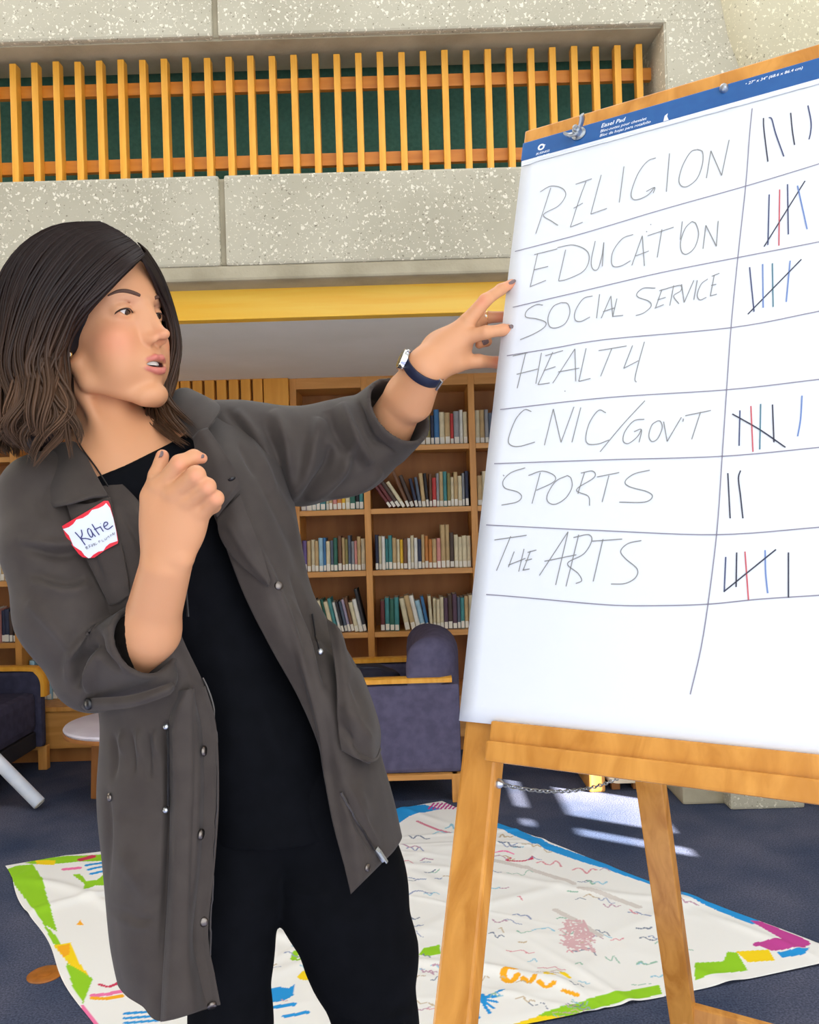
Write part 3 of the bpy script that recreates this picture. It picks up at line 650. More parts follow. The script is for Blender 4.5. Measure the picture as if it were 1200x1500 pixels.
    write('hand-ruled column line', lambda p: p, [col], 'line', 0.0013)
    T = 0.0016
    for T_, ss in ((T7, (('dark', [(988, 295), (990, 340), (1005, 462)]), ('navy', [(1008, 293), (1020, 300), (1035, 355), (1066, 442)]), ('dark', [(1092, 275), (1098, 340), (1107, 398)]), ('navy', [(1158, 247), (1170, 310), (1168, 350), (1162, 377)]),
                         ('navy', [(1010, 587), (1005, 780)]), ('red', [(1050, 568), (1047, 783)]), ('navy', [(1080, 548), (1083, 740)]), ('blue', [(1118, 553), (1155, 720)]), ('dark', [(990, 787), (1147, 535)]),
                         ('navy', [(935, 865), (952, 1035)]), ('blue', [(985, 853), (987, 1020)]), ('teal', [(1022, 850), (1025, 1017)]), ('blue', [(1090, 840), (1075, 998)]), ('dark', [(928, 1045), (1133, 835)]))),
                   (T8, (('navy', [(933, 280), (930, 400)]), ('red', [(970, 265), (977, 420)]), ('teal', [(1003, 258), (1000, 412)]), ('dark', [(1043, 260), (1048, 388)]), ('dark', [(907, 292), (1000, 345), (1087, 405)]), ('blue', [(1143, 230), (1138, 310), (1128, 368)]),
                         ('dark', [(892, 492), (900, 645)]), ('dark', [(935, 483), (928, 510), (935, 570), (943, 645)]),
                         ('navy', [(885, 775), (880, 893)]), ('dark', [(922, 760), (920, 877)]), ('red', [(950, 757), (962, 922)]), ('blue', [(1018, 752), (1020, 830), (1027, 898)]), ('dark', [(1097, 760), (1097, 913)]), ('dark', [(878, 893), (1055, 750)])))):
        for ink, s in ss:
            write(ink.replace('dark', 'black') + ' tally stroke', T_, [s], ink, T)
easel_pad()

# ================================================================== BANNER ON THE FLOOR
def floor_pt(px, py):
    d = CAM_H * F_PX / ((px - 600) * SR + (py - 750) * CR)
    return P(px, py, d)
def banner():
    A, B, C = floor_pt(4, 1270), floor_pt(648, 1176), floor_pt(1250, 1405)
    E1, E2 = floor_pt(132, 1500), floor_pt(775, 1502)          # further points on the left and near edges
    d1, d2 = E1 - A, E2 - C; den = d1.x * d2.y - d1.y * d2.x
    t = ((C.x - A.x) * d2.y - (C.y - A.y) * d2.x) / den; D = A + d1 * t
    nu, nv = 460, 460
    U, V_ = np.meshgrid(np.linspace(0, 1, nu), np.linspace(0, 1, nv), indexing='ij')
    A, B, C, D = [np.array(p) for p in (A, B, C, D)]
    Uw = U[..., None]; Vw = V_[..., None]
    G_ = (A * (1 - Uw) + B * Uw) * (1 - Vw) + (D * (1 - Uw) + C * Uw) * Vw
    rng = np.random.default_rng(4)
    Z = np.zeros((nu, nv))
    for _ in range(46):                        # creases and soft ripples
        a = rng.uniform(0, math.pi); cx, cy = rng.uniform(0, 1, 2); L = rng.uniform(.06, .22); wd = rng.uniform(.006, .02)
        s = (U - cx) * math.cos(a) + (V_ - cy) * math.sin(a); t = -(U - cx) * math.sin(a) + (V_ - cy) * math.cos(a)
        Z += rng.uniform(.002, .007) * np.exp(-(t / wd) ** 2 - (s / L) ** 2)
    # long folds crossing the sheet
    for u0, v0, u1, v1, am in ((0.0, .30, .55, .20, .012), (.03, .12, .30, .62, .010), (.2, .75, .9, .55, .007), (.5, .1, .98, .75, .006), (.25, .5, .62, .95, .010)):
        du, dv = u1 - u0, v1 - v0; L = math.hypot(du, dv); s = ((U - u0) * du + (V_ - v0) * dv) / L; t = (-(U - u0) * dv + (V_ - v0) * du) / L + .012 * np.sin(s * 17)
        Z += am * np.exp(-(t / .016) ** 2) / (1 + np.exp(-(s) * 40)) / (1 + np.exp((s - L) * 40))
    Z += .003 * np.sin(U * 9 + V_ * 5) * np.sin(V_ * 11 - U * 3) + .004
    Z = np.maximum(Z, .0012)
    G_[..., 2] = Z + .0008
    # slightly scalloped edges
    wob = .012 * np.sin(V_ * 16 + 1) * (1 - U) ** 8 - .010 * np.sin(V_ * 13) * U ** 8
    G_[..., 0] += wob; G_[..., 1] += (.012 * np.sin(U * 14) * (1 - V_) ** 8)
    pts = G_.reshape(-1, 3); idx = np.arange(nu * nv).reshape(nu, nv)
    Fq = np.stack([idx[:-1, :-1], idx[1:, :-1], idx[1:, 1:], idx[:-1, 1:]], -1).reshape(-1, 4)[:, ::-1]
    me = np_mesh('banner', pts, Fq)
    # printed and drawn decoration, in the sheet's own pigment
    px = PROJ(np.c_[pts[:, :2], np.zeros(len(pts))])
    Ccol = np.tile(np.array(srgb(240, 238, 234)[:3]), (len(pts), 1))
    def poly(pp, c):
        x, y = px[:, 0], px[:, 1]; ins = np.zeros(len(px), bool); j = len(pp) - 1
        for i in range(len(pp)):
            xi, yi = pp[i]; xj, yj = pp[j]
            m_ = ((yi > y) != (yj > y)) & (x < (xj - xi) * (y - yi) / (yj - yi + 1e-9) + xi); ins ^= m_; j = i
        Ccol[ins] = srgb(*c)[:3]
    def stroke(pp, wd, c, sy=0.45):
        q = catmull(np.array([(a, b_, 0) for a, b_ in pp]), len(pp) * 8)[:, :2]
        lo = q.min(0) - wd * 2; hi = q.max(0) + wd * 2
        sel = np.where((px[:, 0] > lo[0]) & (px[:, 0] < hi[0]) & (px[:, 1] > lo[1]) & (px[:, 1] < hi[1]))[0]
        if not len(sel): return
        d = np.full(len(sel), 1e9)
        for p in q:
            d = np.minimum(d, (px[sel, 0] - p[0]) ** 2 + ((px[sel, 1] - p[1]) / sy) ** 2)
        Ccol[sel[d < wd * wd]] = srgb(*c)[:3]
    GR, YE, OR, PK, BL, MG, RD, TE = (150, 206, 40), (250, 214, 30), (250, 176, 36), (240, 120, 170), (40, 150, 220), (196, 70, 150), (206, 60, 90), (70, 170, 190)
    # left border
    poly([(8, 1276), (24, 1270), (48, 1268), (62, 1290), (70, 1320), (84, 1366), (66, 1356), (42, 1326), (22, 1300)], GR)
    poly([(62, 1352), (84, 1374), (92, 1388), (78, 1384)], GR); poly([(78, 1386), (104, 1382), (116, 1412), (132, 1434), (112, 1428), (96, 1408)], YE); poly([(84, 1388), (102, 1384), (102, 1400), (92, 1404)], OR)
    poly([(96, 1412), (124, 1428), (136, 1436), (128, 1456), (122, 1472), (106, 1446)], GR); poly([(118, 1474), (124, 1474), (152, 1512), (128, 1512)], PK)
    # top border seen at the left
    poly([(36, 1266), (60, 1259), (100, 1256), (150, 1253), (150, 1263), (100, 1266), (60, 1269)], GR); poly([(52, 1262), (82, 1262), (80, 1269), (54, 1269)], YE)
    stroke([(118, 1262), (136, 1256)], 5, RD); stroke([(94, 1276), (116, 1274)], 4, PK); stroke([(126, 1271), (150, 1266)], 3, BL); stroke([(130, 1277), (152, 1272)], 3, BL); stroke([(134, 1283), (154, 1279)], 3, BL)
    poly([(106, 1284), (118, 1283), (126, 1294), (142, 1292), (152, 1284), (156, 1300), (140, 1300), (122, 1308), (124, 1298)], GR)
    poly([(112, 1356), (118, 1349), (122, 1357)], OR); stroke([(146, 1444), (160, 1447), (176, 1440)], 3, RD); stroke([(136, 1460), (156, 1458), (176, 1454)], 5, PK); stroke([(136, 1464), (156, 1464), (178, 1460)], 5, OR)
    for k in range(3): stroke([(184, 1486 + k * 7), (232, 1482 + k * 7)], 4, BL)
    # far edge: blue swirl and purple hatching
    poly([(560, 1192), (590, 1182), (622, 1180), (646, 1186), (600, 1196), (580, 1210), (560, 1214)], BL)
    for k in range(8): stroke([(628 + k * 6, 1186), (636 + k * 6, 1178)], 1.6, MG)
    # right edge: blue line, then violet and lime corner
    for a, b_ in (((726, 1208), (800, 1240)), ((800, 1240), (880, 1268)), ((880, 1268), (950, 1292)), ((950, 1292), (1040, 1326)), ((1040, 1326), (1104, 1352))): stroke([a, b_], 9, BL)
    poly([(1098, 1350), (1116, 1352), (1186, 1382), (1180, 1392), (1130, 1396), (1112, 1388), (1150, 1382)], MG); stroke([(1110, 1386), (1150, 1382), (1180, 1386)], 7, MG); poly([(1138, 1398), (1186, 1392), (1180, 1402), (1146, 1406)], BL)
    poly([(1078, 1396), (1126, 1394), (1136, 1410), (1096, 1412)], YE); poly([(1018, 1412), (1060, 1410), (1066, 1396), (1080, 1398), (1096, 1424), (1060, 1428), (1018, 1438)], GR)
    poly([(752, 1510), (800, 1486), (880, 1462), (966, 1444), (970, 1458), (890, 1476), (800, 1500), (790, 1512)], GR); poly([(752, 1504), (790, 1492), (830, 1490), (800, 1504), (780, 1512)], YE)
    # small drawings
    poly([(372, 1462), (390, 1452), (410, 1448), (424, 1450), (432, 1444), (430, 1462), (416, 1470), (396, 1472), (376, 1472)], BL); stroke([(402, 1480), (430, 1476)], 5, BL); stroke([(418, 1492), (450, 1488)], 5, BL)
    poly([(376, 1486), (392, 1478), (398, 1484), (384, 1492)], GR); stroke([(430, 1408), (436, 1398), (456, 1394), (466, 1400)], 5, GR); stroke([(436, 1410), (452, 1404)], 3, GR); poly([(434, 1434), (446, 1424), (452, 1430), (462, 1432), (452, 1440), (440, 1438)], YE)
    poly([(614, 1402), (622, 1392), (644, 1386), (646, 1402), (630, 1404)], GR); stroke([(414, 1346), (424, 1352), (430, 1346), (440, 1352)], 2.5, (50, 60, 90))
    stroke([(756, 1428), (742, 1428), (738, 1436), (748, 1442), (758, 1436)], 5, OR); stroke([(766, 1440), (776, 1446), (784, 1440)], 4, OR); stroke([(790, 1446), (800, 1452), (812, 1448)], 4, OR); stroke([(826, 1456), (846, 1462)], 4, OR); stroke([(802, 1430), (800, 1436), (812, 1436)], 4, YE); stroke([(824, 1430), (834, 1436)], 4, YE)
    for k in range(5): stroke([(704, 1470), (718 + 5 * k, 1490 - 8 * k)], 3, BL)
    poly([(696, 1464), (708, 1460), (714, 1468), (704, 1474)], BL); stroke([(690, 1480), (700, 1496)], 4, BL)
    stroke([(748, 1258), (744, 1262), (776, 1262), (780, 1258)], 2.2, RD); stroke([(726, 1250), (740, 1248), (752, 1252)], 1.8, PK); stroke([(612, 1204), (640, 1216), (660, 1222)], 2.6, (214, 130, 150))
    for i in range(250):                      # signatures and scribbles all over the sheet
        x, y = rng.uniform(390, 1000), rng.uniform(1205, 1490); n_ = rng.integers(3, 7); sx_ = rng.uniform(3, 8)
        c = [(150, 160, 190), (190, 150, 170), (150, 190, 170), (200, 180, 150), (120, 130, 150), (220, 150, 160), (150, 200, 220)][rng.integers(0, 7)]
        stroke([(x + sx_ * k, y + rng.uniform(-3, 3) + k * rng.uniform(-.6, 1.2)) for k in range(n_)], rng.uniform(.9, 1.6), c)
    for pp in ([(724, 1262), (760, 1270), (810, 1286), (840, 1298)], [(850, 1306), (900, 1320), (936, 1332)], [(814, 1336), (850, 1356), (880, 1374)]): stroke(pp, 5, (214, 206, 200))
    for i in range(40): stroke([(820 + rng.uniform(0, 50), 1350 + rng.uniform(0, 45)), (826 + rng.uniform(0, 50), 1352 + rng.uniform(0, 45))], 2, (216, 176, 180))
    np_color(me, Ccol)
    o = link('banner', me, attr_mat('painted white sheet', 0.8, 0.2)); tag(o, 'wrinkled white banner with colourful painted edges spread on the carpet', 'banner')
    md = o.modifiers.new('thick', 'SOLIDIFY'); md.thickness = 0.0008; md.offset = -1
banner()

# ================================================================== FURNITURE
def lounge_chair(loc, rz, label, mu):
    r = empty('lounge_chair', loc, rz); tag(r, label, 'armchair', 'upholstered lounge chairs')
    def b(name, lo, hi, mat, bev):
        o = box_obj(name, lo, hi, mat, None, bev); o.parent = r; return o
    Lx, Wy = 0.72, 0.62
    for s in (-1, 1):
        y0 = s * Wy / 2
        b('side_panel', (-Lx / 2 + 0.03, min(y0, y0 - s * 0.06), 0.13), (Lx / 2 - 0.012, max(y0, y0 - s * 0.06), 0.535), mu, 0.02)
        # wooden arm with a turned-down front end
        bm = bmesh.new(); pts = [(-Lx / 2 + 0.02, 0.40), (-Lx / 2 + 0.022, 0.48), (-Lx / 2 + 0.05, 0.53), (-Lx / 2 + 0.10, 0.548), (0, 0.552), (Lx / 2 - 0.045, 0.552)]
        q = catmull(np.array([(x, z, 0) for x, z in pts]), 26); ring0 = None
        yc = y0 - s * 0.03
        secs = []
        for i in range(len(q)):
            t = q[min(i + 1, len(q) - 1)] - q[max(i - 1, 0)]; t /= np.linalg.norm(t); nx, nz = -t[1], t[0]
            secs.append([bm.verts.new((q[i][0] + nx * h, yc + w_, q[i][1] + nz * h)) for w_, h in ((-0.034, -0.011), (0.034, -0.011), (0.034, 0.008), (0.026, 0.012), (-0.026, 0.012), (-0.034, 0.008))])
        for a, c in zip(secs, secs[1:]):
            for k in range(6): bm.faces.new((a[k], a[(k + 1) % 6], c[(k + 1) % 6], c[k]))
        bm.faces.new(secs[0][::-1]); bm.faces.new(secs[-1])
        o = bm_obj('arm_rest', bm, M['slat'], None, 40); o.parent = r
        b('side_rail', (-Lx / 2 + 0.03, y0 - 0.02, 0.105), (Lx / 2 - 0.03, y0 + 0.02, 0.13), M['oakh'], 0.004)
        for x in (-Lx / 2 + 0.05, Lx / 2 - 0.035):
            b('leg', (x - 0.024, y0 - 0.022, 0), (x + 0.024, y0 + 0.022, 0.13), M['oak'], 0.005)
    b('seat_cushion', (-Lx / 2 + 0.05, -Wy / 2 + 0.062, 0.22), (Lx / 2 - 0.14, Wy / 2 - 0.062, 0.43), mu, 0.04)
    b('seat_base', (-Lx / 2 + 0.06, -Wy / 2 + 0.062, 0.13), (Lx / 2 - 0.05, Wy / 2 - 0.062, 0.218), M['dark'], 0.01)
    # barrel back: two plump wings joined by a lower middle
    bm = bmesh.new(); secs = []
    for i in range(25):
        t = i / 24; y = (-Wy / 2 + 0.005) + (Wy - 0.01) * t
        edge = min(t, 1 - t) * 2
        top = 0.735 - 0.10 * max(0, 1 - edge * 6) ** 2 + 0.012 * math.sin(t * math.pi)
        fwd = -0.17 * (1 - edge) ** 3
        sec = []
        for k in range(14):
            a = math.pi * k / 13
            cx = Lx / 2 - 0.105 + fwd * 0.4; rx = 0.105 - 0.03 * max(0, 1 - edge * 8)
            sec.append(bm.verts.new((cx + rx * math.cos(a), y, top - 0.10 + 0.10 * math.sin(a))))
        sec.append(bm.verts.new((cx - rx, y, 0.24))); sec.append(bm.verts.new((cx + rx, y, 0.24)))
        secs.append(sec)
    n = len(secs[0])
    for a, c in zip(secs, secs[1:]):
        for k in range(n): bm.faces.new((a[k], a[(k + 1) % n], c[(k + 1) % n], c[k]))
    bm.faces.new(secs[0][::-1]); bm.faces.new(secs[-1])
    o = bm_obj('backrest', bm, mu, None, 50); o.parent = r
    return r
lounge_chair((-0.145, 4.19, 0), 0.0, 'purple upholstered lounge chair with wooden arms between jacket and easel', M['purple'])
lounge_chair((-2.31, 4.27, 0), math.pi, 'dark lounge chair with curved wooden arm at the left edge by the bookcase', M['purple_d'])
# dark bag lying on the seat
def bag():
    bm = bmesh.new(); bmesh.ops.create_uvsphere(bm, u_segments=28, v_segments=16, radius=1)
    rn = np.random.default_rng(2)
    for v in bm.verts:
        c = v.co; s = 1 + 0.07 * math.sin(c.x * 7 + 1) + 0.05 * math.sin(c.y * 9 + c.z * 6)
        v.co = Vector((math.copysign(abs(c.x) ** .7, c.x) * 0.17, math.copysign(abs(c.y) ** .8, c.y) * 0.13 * s, max(-0.055, math.copysign(abs(c.z) ** .8, c.z) * 0.088 * s)))
    r = empty('shoulder_bag', (-0.23, 4.15, 0.431)); tag(r, 'dark navy soft bag lying on the purple chair seat', 'bag')
    m = noise_mat('navy bag cloth', srgb(24, 26, 44), srgb(34, 36, 56), 30, rough=0.6)
    bmesh.ops.translate(bm, verts=bm.verts, vec=(0, 0, 0.055)); o = bm_obj('bag_body', bm, m, None, 60); o.parent = r
    o = tube_obj('strap', [(-0.11, -0.02, 0.12), (-0.04, -0.05, 0.147), (0.05, -0.05, 0.144), (0.12, -0.01, 0.11)], 0.008, m, None); o.parent = r
bag()
def coffee_table():
    r = empty('coffee_table', (-1.335, 4.02, 0)); tag(r, 'low round table with pale lilac top and wooden legs at left', 'table')
    top = noise_mat('pale laminate', srgb(206, 198, 212), srgb(218, 212, 224), 8, rough=0.3)
    o = lathe_obj('table_top', [(0.28, 0.352), (0.300, 0.358), (0.305, 0.368), (0.300, 0.376), (0.29, 0.378)], top, None, None, 48); o.parent = r
    o = lathe_obj('edge_band', [(0.290, 0.338), (0.3035, 0.340), (0.306, 0.352), (0.3035, 0.3575), (0.290, 0.3575)], M['oakback'], None, None, 48); o.parent = r
    for k in range(4):
        a = math.radians(45 + 90 * k + 28); bm = bmesh.new()
        bar(bm, (0.19 * math.cos(a), 0.19 * math.sin(a), 0.34), (0.205 * math.cos(a), 0.205 * math.sin(a), 0.0), 0.05, 0.05, up=(0, 1, 0), bevel=0.006)
        o = bm_obj('leg', bm, M['oakback'], None); o.parent = r
coffee_table()
def paper_roll():
    f = floor_pt(58, 1186); f.z = 0.028; t = P(-235, 880, 4.06)
    ax = (t - f).normalized(); R = Matrix.Translation(f) @ frame_from(ax).to_4x4(); L = (t - f).length
    m = noise_mat('white roll', srgb(206, 214, 230), srgb(226, 230, 240), 12, rough=0.5)
    r = empty('cardboard_tube', tuple(f)); tag(r, 'white cardboard tube leaning down to the carpet at the left edge', 'tube')
    bm = bmesh.new(); prof = [(0.030, 0), (0.030, L), (0.026, L), (0.026, 0), (0.030, 0)]; rings = []
    for rr, z in prof[:-1]: rings.append([bm.verts.new(R @ Vector((rr * math.cos(a), rr * math.sin(a), z))) for a in np.linspace(0, 2 * math.pi, 24, endpoint=False)])
    rings.append(rings[0])
    for a, b_ in zip(rings, rings[1:]):
        for k in range(24): bm.faces.new((a[k], a[(k + 1) % 24], b_[(k + 1) % 24], b_[k]))
    bm_obj('tube_wall', bm, m, r, 50)
    lathe_obj('end_cap', [(0.0262, -0.002), (0.0255, -0.004), (0.0255, 0.01)], M['white'], r, R, 24)
paper_roll()
def floor_box():
    c = floor_pt(66, 1428)
    r = empty('floor_outlet', (c.x, c.y, 0)); tag(r, 'round brown floor outlet cover set in the carpet at left', 'outlet cover')
    m = noise_mat('brown outlet cover', srgb(150, 88, 26), srgb(176, 106, 36), 30, rough=0.4)
    o = lathe_obj('cover', [(0.050, 0.0005), (0.050, 0.002), (0.047, 0.004), (0.02, 0.0045)], m, None, None, 36); o.parent = r
    o = lathe_obj('lid', [(0.020, 0.0046), (0.020, 0.0056), (0.018, 0.006)], m, None, None, 24); o.parent = r
floor_box()
def far_pouf():
    c = floor_pt(905, 1160)
    r = empty('pouf', (c.x, c.y, 0)); tag(r, 'small cream upholstered pouf with wooden side glimpsed under the easel tray', 'pouf')
    m = noise_mat('cream upholstery', srgb(226, 206, 170), srgb(236, 218, 186), 8, rough=0.7)
    for nm, lo, hi, mt, bv in (('cushion', (-0.05, -0.02, 0.03), (0.15, 0.30, 0.36), m, 0.05), ('side_board', (-0.13, 0.0, 0), (-0.055, 0.34, 0.40), M['oak'], 0.01)):
        o = box_obj(nm, lo, hi, mt, None, bv); o.parent = r
    for x in (0.0, 0.10):
        for y in (0.05, 0.24): o = box_obj('foot', (x - .02, y - .02, 0), (x + .02, y + .02, 0.035), M['oakback'], None, 0.004); o.parent = r
far_pouf()
# ================================================================== THE WOMAN: signed-distance modelling
def sunion(a, b, k):
    h = np.clip(0.5 + 0.5 * (b - a) / k, 0, 1); return b + (a - b) * h - k * h * (1 - h)
def ssub(a, b, k):               # a minus b
    return -sunion(-a, b, k)
def s_sphere(Q, c, r): return np.linalg.norm(Q - np.asarray(c, np.float32), axis=1) - r
def s_cone(Q, a, b, ra, rb):
    a = np.asarray(a, np.float32); b = np.asarray(b, np.float32); ab = b - a
    t = np.clip(((Q - a) @ ab) / max(1e-12, float(ab @ ab)), 0, 1)
    return np.linalg.norm(Q - a - t[:, None] * ab, axis=1) - (ra + (rb - ra) * t)
def s_ell(Q, c, r, R=None):
    q = Q - np.asarray(c, np.float32)
    if R is not None: q = q @ np.asarray(R, np.float32).T      # rows of R are the local axes
    r = np.asarray(r, np.float32); k0 = np.linalg.norm(q / r, axis=1); k1 = np.linalg.norm(q / (r * r), axis=1) + 1e-9
    return k0 * (k0 - 1) / k1
def s_chain(Q, pts, rad, k=0.004):
    d = None
    for i in range(len(pts) - 1):
        e = s_cone(Q, pts[i], pts[i + 1], rad[i], rad[i + 1]); d = e if d is None else sunion(d, e, k)
    return d
def surface_nets(f, lo, hi, h, c=5):
    lo = np.asarray(lo, np.float32); n = np.ceil((np.asarray(hi) - lo) / h).astype(int) + 1
    nb = np.ceil(n / c).astype(int); n = nb * c
    ctr = np.stack(np.meshgrid(*[(np.arange(k) * c + (c - 1) / 2) for k in nb], indexing='ij'), -1).reshape(-1, 3).astype(np.float32) * h + lo
    dc = f(ctr)
    act = np.abs(dc) < c * h * 0.87 * 1.35
    D = np.repeat(np.repeat(np.repeat(np.where(dc < 0, -1.0, 1.0).reshape(nb).astype(np.float32), c, 0), c, 1), c, 2)
    off = np.stack(np.meshgrid(*[np.arange(c)] * 3, indexing='ij'), -1).reshape(-1, 3)
    B = np.stack(np.unravel_index(np.where(act)[0], nb), -1) * c
    for s in range(0, len(B), 1500):
        ix = (B[s:s + 1500, None] + off[None]).reshape(-1, 3)
        D[ix[:, 0], ix[:, 1], ix[:, 2]] = f(ix.astype(np.float32) * h + lo)
    ins = D < 0
    cs = sum(ins[i:n[0] - 1 + i, j:n[1] - 1 + j, k:n[2] - 1 + k].astype(np.int8) for i in (0, 1) for j in (0, 1) for k in (0, 1))
    cells = np.stack(np.where((cs > 0) & (cs < 8)), -1)
    vid = np.full(n - 1, -1, np.int32); vid[cells[:, 0], cells[:, 1], cells[:, 2]] = np.arange(len(cells))
    acc = np.zeros((len(cells), 3)); cnt = np.zeros(len(cells))
    cor = [(i, j, k) for i in (0, 1) for j in (0, 1) for k in (0, 1)]
    val = {q: D[cells[:, 0] + q[0], cells[:, 1] + q[1], cells[:, 2] + q[2]] for q in cor}
    for a in cor:
        for ax in range(3):
            if a[ax]: continue
            b = list(a); b[ax] = 1; va, vb = val[a], val[tuple(b)]; m = (va < 0) != (vb < 0)
            t = np.where(m, va / np.where(m, va - vb, 1), 0)
            p = np.tile(np.array(a, float), (len(cells), 1)); p[:, ax] = t
            acc[m] += p[m]; cnt[m] += 1
    V = (cells + acc / cnt[:, None]) * h + lo
    Fs = []
    for ax in range(3):
        o1, o2 = [(1, 2), (2, 0), (0, 1)][ax]
        sl0 = [slice(None)] * 3; sl1 = [slice(None)] * 3; sl0[ax] = slice(0, -1); sl1[ax] = slice(1, None)
        A, Bb = ins[tuple(sl0)], ins[tuple(sl1)]
        e = np.stack(np.where(A != Bb), -1); e = e[(e[:, o1] > 0) & (e[:, o2] > 0) & (e[:, o1] < n[o1] - 1) & (e[:, o2] < n[o2] - 1)]
        if not len(e): continue
        def vv(d1, d2):
            q = e.copy(); q[:, o1] += d1; q[:, o2] += d2; return vid[q[:, 0], q[:, 1], q[:, 2]]
        quad = np.stack([vv(-1, -1), vv(0, -1), vv(0, 0), vv(-1, 0)], -1)
        fl = ~A[e[:, 0], e[:, 1], e[:, 2]]
        quad[fl] = quad[fl][:, ::-1]; Fs.append(quad)
    Fq = np.concatenate(Fs); Fq = Fq[(Fq >= 0).all(1)]
    return V, Fq
def relax(V, F, it=2, lam=0.5):
    n = len(V); e = np.concatenate([F[:, [0, 1]], F[:, [1, 2]], F[:, [2, 3]], F[:, [3, 0]]])
    for _ in range(it):
        S = np.zeros_like(V); C = np.zeros(n)
        for k in range(3): S[:, k] = np.bincount(e[:, 0], V[e[:, 1], k], n) + np.bincount(e[:, 1], V[e[:, 0], k], n)
        C = np.bincount(e[:, 0], minlength=n) + np.bincount(e[:, 1], minlength=n)
        V = V + lam * (S / np.maximum(C, 1)[:, None] - V)
    return V
def normals_of(V, F):
    N = np.zeros_like(V); a = np.cross(V[F[:, 2]] - V[F[:, 0]], V[F[:, 3]] - V[F[:, 1]])
    for k in range(3):
        for j in range(4): N[:, k] += np.bincount(F[:, j], a[:, k], len(V))
    return N / (np.linalg.norm(N, axis=1)[:, None] + 1e-12)
def folds(V, N, strokes, facing=True, gain=1.0):
    """soft folds: strokes = (photo polyline, half width px, height mm); only on cloth turned to the front"""
    px = PROJ(V); view = V - np.array([0, 0, CAM_H]); view /= np.linalg.norm(view, axis=1)[:, None]
    w = np.clip(-(view * N).sum(1) * 2.0, 0, 1) if facing else np.ones(len(V))
    disp = np.zeros(len(V))
    for pl, wd, mm in strokes:
        q = catmull(np.array([(a, b, 0.0) for a, b in pl]), max(2, (len(pl) - 1) * 10 + 1))[:, :2]
        lo, hi = q.min(0) - wd * 3, q.max(0) + wd * 3
        s = np.where((px[:, 0] > lo[0]) & (px[:, 0] < hi[0]) & (px[:, 1] > lo[1]) & (px[:, 1] < hi[1]) & (w > 0))[0]
        if not len(s): continue
        best = np.full(len(s), 1e9); tt = np.zeros(len(s))
        for i in range(len(q) - 1):
            a, b = q[i], q[i + 1]; ab = b - a; L2 = ab @ ab + 1e-9
            t = np.clip(((px[s] - a) @ ab) / L2, 0, 1); d = np.linalg.norm(px[s] - a - t[:, None] * ab, axis=1)
            m = d < best; best[m] = d[m]; tt[m] = (i + t[m]) / (len(q) - 1)
        fade = np.sqrt(np.clip(np.sin(np.pi * np.clip(tt, 0.0, 1)), 0, 1)) if mm != 0 else 1
        disp[s] += mm * gain * 0.0015 * np.exp(-(best / wd) ** 2) * np.clip(fade, 0.12, 1)
    return V + N * (disp * w)[:, None]
def pts3(l): return [np.array(P(*p)) for p in l]

# ---------------------------------------------------------------- head frame (F forward, L her left, U up; metres from between the ears)
HO = np.array([-0.4205, 1.172, 1.5675])
def head_axes(yaw, pitch, roll):
    F = np.array([math.sin(yaw), -math.cos(yaw), 0]); L = np.array([math.cos(yaw), math.sin(yaw), 0]); U = np.array([0, 0, 1.])
    F2 = F * math.cos(pitch) + U * math.sin(pitch); U2 = U * math.cos(pitch) - F * math.sin(pitch)
    return np.stack([F2, L * math.cos(roll) + U2 * math.sin(roll), U2 * math.cos(roll) - L * math.sin(roll)])
HA = head_axes(math.radians(66), 0.05, 0.10)
def h2w(p): return HO + np.asarray(p, float) * 0.001 @ HA
def w2h(Q): return (Q - HO.astype(np.float32)) @ HA.T.astype(np.float32) * 1000.0      # millimetres
NB = np.array(P(176, 668, 1.205))       # base of the neck
NBh = w2h(NB[None].astype(np.float32))[0]
EYE_C = (69.5, 30.5, 25.5); EYE_R = 13.8
def head_sdf(q):
    """q in head millimetres"""
    d = s_ell(q, (-6, 0, 46), (93, 70, 79))
    d = sunion(d, s_ell(q, (57, 0, 58), (33, 53, 46)), 24)                       # forehead
    d = sunion(d, s_ell(q, (36, 0, -12), (50, 51, 66)), 24)                      # midface
    for s in (1, -1):
        d = sunion(d, s_cone(q, (6, 50 * s, -36), (17, 45 * s, -60), 12, 11), 16)   # jaw corner
        d = sunion(d, s_cone(q, (17, 45 * s, -60), (74, 15 * s, -87), 10, 10.5), 18)  # jaw line
        e = s_ell(q, (-4, 68 * s, -2), (16, 6, 29)); e = sunion(e, s_ell(q, (3, 69 * s, -26), (8, 4.5, 9)), 6)
        e = ssub(e, s_ell(q, (0, 74 * s, 2), (10, 4.5, 18)), 4); d = sunion(d, e, 5)     # ear
    d = sunion(d, s_ell(q, (83, 0, -84), (16, 19, 15)), 16)                      # chin
    m = np.where((q[:, 0] > 8) & (np.abs(q[:, 1]) < 75) & (q[:, 2] > -112) & (q[:, 2] < 80))[0]
    if len(m): d[m] = face_detail(d[m], q[m])
    return d
